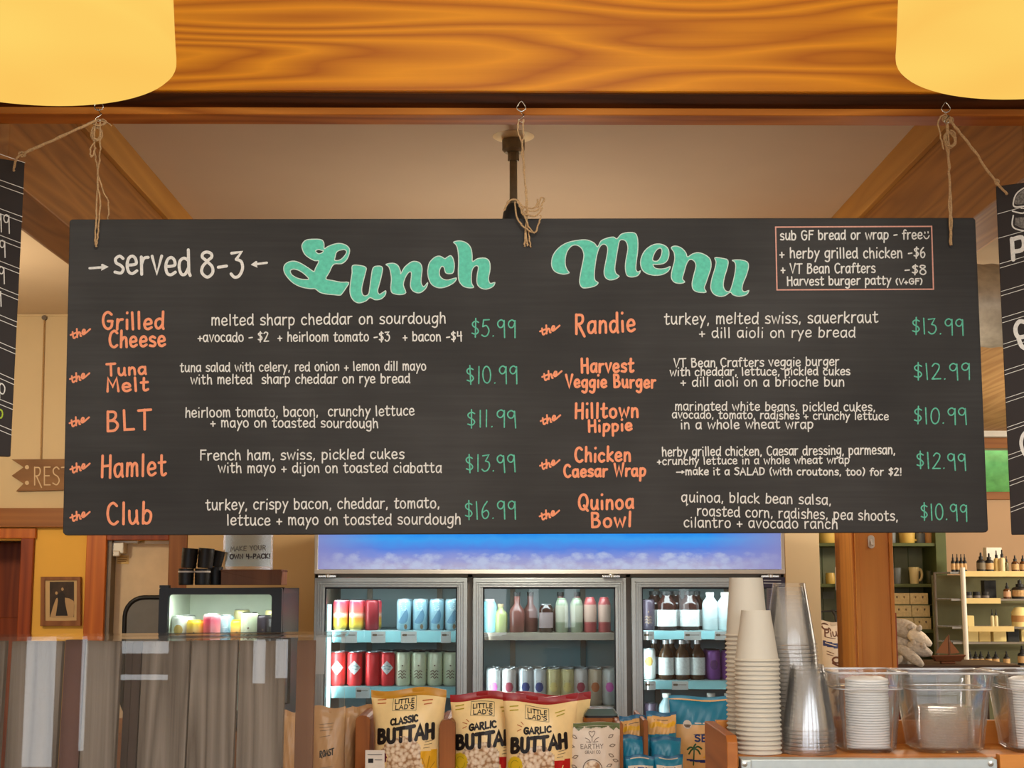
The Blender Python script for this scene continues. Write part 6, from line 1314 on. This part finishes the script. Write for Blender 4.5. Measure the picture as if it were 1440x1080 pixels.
for px0, px1, yy in ((1349, 1360, YV - .02), (1338, 1343, YV + .34)):
    MB().tube([(X(1354, YV), yy, 0), (X(1352, YV), yy, at(1350, 798, YV).z)], .016, 12).build('pole', M['white'], ws, smooth=60) if yy < YV else MB().tube([(vx0, yy, 0), (vx0, yy, zsV[0])], .010, 10).build('pole', M['bronze'], ws, smooth=60)
MB().tube([(vx1, YV - .02, 0), (vx1, YV - .02, zsV[0] + .02)], .014, 10).build('pole', M['white'], ws, smooth=60)
MB().box(vx0, 6.4, YV + .40, YV + .42, 0, zsV[0] - .02).build('back_panel', mat('shelf_back_green', (104, 104, 74), .7), ws)
lab = mat('bottle_label', (196, 160, 110), .6, var=.15, vs=80)
BP = {}
def dropper(px, n_, w_, h_, label, mt=None, lb=None, dY=.05, rub=True, grp='bottles on the wire shelving'):
    Y_ = YV + dY; r = w_ / 2 / FPX * Y_; h = h_ / FPX * Y_
    t = thing('dropper_bottle' if rub else 'jar', label, 'bottle' if rub else 'jar', (X(px, Y_, 850), Y_, zsV[n_] + .0003), (0, 0, 0), grp)
    mt = mt or blk
    if rub:
        MB().lathe([(r, 0), (r, h * .52), (r * .8, h * .6), (r * .4, h * .64)], 18).build('bottle_body', mt, t, smooth=50)
        MB().lathe([(r * .48, h * .62), (r * .48, h * .78), (r * .25, h * .8), (r * .22, h * .97), (.0001, h)], 14).build('dropper_cap', M['black'], t, smooth=50)
    else:
        MB().lathe([(r * .95, 0), (r, .003), (r, h * .68), (r * .9, h * .7)], 18).build('jar_body', mt, t, smooth=50)
        MB().lathe([(r * .96, h * .68), (r * .96, h), (.0001, h)], 18).build('jar_lid', M['black'], t, smooth=40)
    if lb: MB().lathe([(r + .0004, h * .12), (r + .0008, h * .12), (r + .0008, h * .46), (r + .0004, h * .46)], 18).build('label', lb, t)
amb = mat('amber_glass', (92, 58, 30), .2)
for i, px in enumerate((1342.5, 1348.5, 1354, 1359)): dropper(px, 0, 5.6, 25, f'{ORD[i + 1]} of four small dark bottles at the pole end of the top wire shelf', blk, lab)
dropper(1382, 0, 12, 27, 'dark dropper bottle first of a pair on the top wire shelf', blk, mat('grey_label2', (120, 110, 90), .6)); dropper(1393.5, 0, 12, 26, 'dark dropper bottle second of a pair on the top wire shelf', blk, lab)
dropper(1404, 0, 8, 30, 'pale yellow bottle beside the dark pair on the top wire shelf', mat('pale_yellow_bottle', (226, 200, 130), .4), None, .08); dropper(1412, 0, 9, 31, 'cream bottle with tall top on the top wire shelf', mat('cream_bottle', (222, 206, 160), .4), None, .06)
dropper(1418, 0, 6, 22, 'narrow olive bottle on the top wire shelf', mat('olive_glass', (96, 92, 54), .3)); dropper(1430, 0, 10, 23, 'amber dropper bottle near the end of the top wire shelf', amb, lab); dropper(1441, 0, 9, 23, 'amber dropper bottle last in view on the top wire shelf', amb, lab)
for i, px in enumerate((1362, 1374, 1386)): dropper(px, 1, 10.5, 9.5, f'{ORD[i + 1]} low black jar on the second wire shelf', blk, mat('grey_band', (110, 104, 98), .5), .05, False)
dropper(1417, 1, 10, 22, 'amber bottle with pink label alone on the second wire shelf', amb, mat('pink_label', (206, 164, 130), .6)); dropper(1435, 1, 22, 26, 'wide dark bottle with large label at the end of the second wire shelf', blk, lab)
def carton(px0, px1, n_, h_, label, m_, dY=.06):
    Y_ = YV + dY; h = h_ / FPX * Y_
    tag(MB().box(-(X(px1, Y_) - X(px0, Y_)) / 2, (X(px1, Y_) - X(px0, Y_)) / 2, 0, .07, 0, h).build('carton', m_, loc=((X(px0, Y_) + X(px1, Y_)) / 2, Y_, zsV[n_] + .0003), bevel=.003), label, 'box', 'cartons on the wire shelving')
cc, cd2, cgr = mat('cream_carton', (226, 206, 140), .6), mat('black_carton', (34, 36, 36), .5), mat('teal_carton', (70, 100, 84), .6)
carton(1383, 1400, 1, 25, 'black carton behind the low jars on the second wire shelf', cd2, .16); carton(1388, 1410, 0, 34, 'white carton behind the dark dropper pair on top', mat('white_carton', (226, 222, 212), .6), .17)
carton(1357, 1367, 2, 15, 'small pale carton near the pole on the third wire shelf', cc, .05)
for i, px in enumerate((1394.5, 1400)): dropper(px, 2, 5, 24, f'{("first", "second")[i]} slim white bottle with black cap on the third wire shelf', mat('white_bottle', (220, 206, 160), .5), None, .05)
MB_ = thing('round_tin', 'round pale tin on the third wire shelf, near the frame edge', 'tin', (X(1434, YV + .06, 870), YV + .06, zsV[2] + .0003))
MB().lathe([(.05, 0), (.05, .09), (.03, .12), (.0001, .125)], 28).build('tin_body', cc, MB_, smooth=40); MB().lathe([(.0505, .03), (.051, .03), (.051, .07), (.0505, .07)], 28).build('label', mat('tan_label', (190, 140, 84), .6), MB_)
carton(1357, 1372, 3, 18, 'cream carton at the pole end of the fourth wire shelf', cc); carton(1373, 1389, 3, 18, 'cream carton second from the pole on the fourth wire shelf', mat('cream_carton_b', (216, 190, 120), .6)); carton(1393, 1411, 3, 18, 'cream carton third from the pole on the fourth wire shelf', cc)
carton(1413, 1429, 3, 17, 'dark carton on the fourth wire shelf', cd2); carton(1432, 1446, 3, 17, 'cream carton at the frame end of the fourth wire shelf', cc)
for i, px in enumerate((1361, 1369, 1376, 1387, 1397, 1412, 1434)): dropper(px, 4, 9 if i < 6 else 12, 19 if i < 6 else 27, f'{ORD[i + 1]} dark dropper bottle from the pole on the lowest wire shelf', blk, lab)

# pretzel bag on a black wire rack
YZ = 7.6
wk = thing('wire_rack', 'black wire rack holding the pretzel bag beside the wooden post', 'rack')
zk = at(1170, 859, YZ).z
MB().tube([at(1151, 900, YZ), at(1152, 860, YZ), at(1197, 858, YZ)], .006, 8).build('rack_frame', M['black'], wk, smooth=50)
MB().tube([(X(1152, YZ), YZ, zk), (X(1152, YZ), YZ, 0)], .007, 8).tube([(X(1197, YZ), YZ, zk), (X(1197, YZ), YZ, 0)], .007, 8).build('rack_leg', M['black'], wk, smooth=50)
MB().tube([at(1170, 858, YZ), at(1175, 866, YZ - .02), at(1176, 875, YZ - .03)], .008, 8).build('peg', M['black'], wk, smooth=50)
zsw = at(1170, 1010, YZ).z
MB().box(X(1150, YZ), X(1200, YZ), YZ - .14, YZ + .02, zsw - .012, zsw).build('rack_shelf', M['black'], wk)
pz = Bag('pretzel_bag', 'white pretzel bag with blue band hanging beside the wooden post', 1174, 873, 48, YZ - .05, .50, .06, [M['bagwhite'], M['bagwhite']], 'snack bag', .03, .05, wav=.008)
def ring(cx, cy, r): return [(cx + r * math.cos(a * .42), cy + r * .8 * math.sin(a * .42)) for a in range(15)]
pr_ = mat('pretzel_print', (104, 64, 44), .5)
pz.lines('pretzel_print', [ring(1160, 881, 5), ring(1189, 884, 5), ring(1171, 926, 5), ring(1180, 927, 5), smooth_line([(1166, 930), (1175, 934), (1185, 930)], 4)], 2.4, pr_)
pz.patch('blue_band', [(1155, 900), (1175, 903), (1189, 905), (1189, 914), (1175, 910), (1155, 907)], M['navy'], st=1.2); pz.lines('band_print', [[(1158, 903), (1172, 906)]], 1.2, M['bagwhite'], .0016)
pz.text('name_print', 'Plus', 1157, 895, 1182, 891, 1.05, 1.8, pr_); pz.lines('small_print', [[(1158, 895), (1172, 896)], [(1159, 914), (1168, 917)], [(1159, 918), (1167, 920)]], 1, pr_)
pz.lines('swirl_print', [smooth_line([(1165, 970), (1175, 960), (1182, 972), (1172, 985)], 4), smooth_line([(1168, 985), (1180, 978), (1186, 990)], 4)], 3.4, pr_); pz.patch('dark_patch', [(1168, 976), (1180, 972), (1182, 992), (1172, 998)], M['navy'], st=1.5); pz.patch('red_foot', [(1152, 1003), (1192, 1003), (1192, 1016), (1152, 1016)], M['redpr'], st=2)
cdn = thing('hang_tag', 'small white card with black writing hung beside the wooden post', 'card', (X(1181, YH - .008), YH - .008, at(1181, 830, YH - .008).z))
k8 = YH / FPX
MB().box(-6.5 * k8, 6.5 * k8, 0, .003, 0, 32 * k8).build('card', M['paper'], cdn)
m = MB(); fc = lambda x, z: (x * k8, -.001, z * k8)
for k in range(7): m.strip(smooth_line([(-4.5, 4 + 4 * k), (-2, 6 + 4 * k), (0, 3.5 + 4 * k), (2, 6 + 4 * k), (4.5, 4 + 4 * k)], 3), 1.2, fc)
m.build('card_writing', M['k'], cdn)
MB().tube(smooth_line([(0, .004, 0), (-1 * k8, .004, -8 * k8), (1.5 * k8, .004, -15 * k8), (6 * k8, .004, -20 * k8)], 4), .006, 8).build('clip_cord', M['black'], cdn, smooth=60)
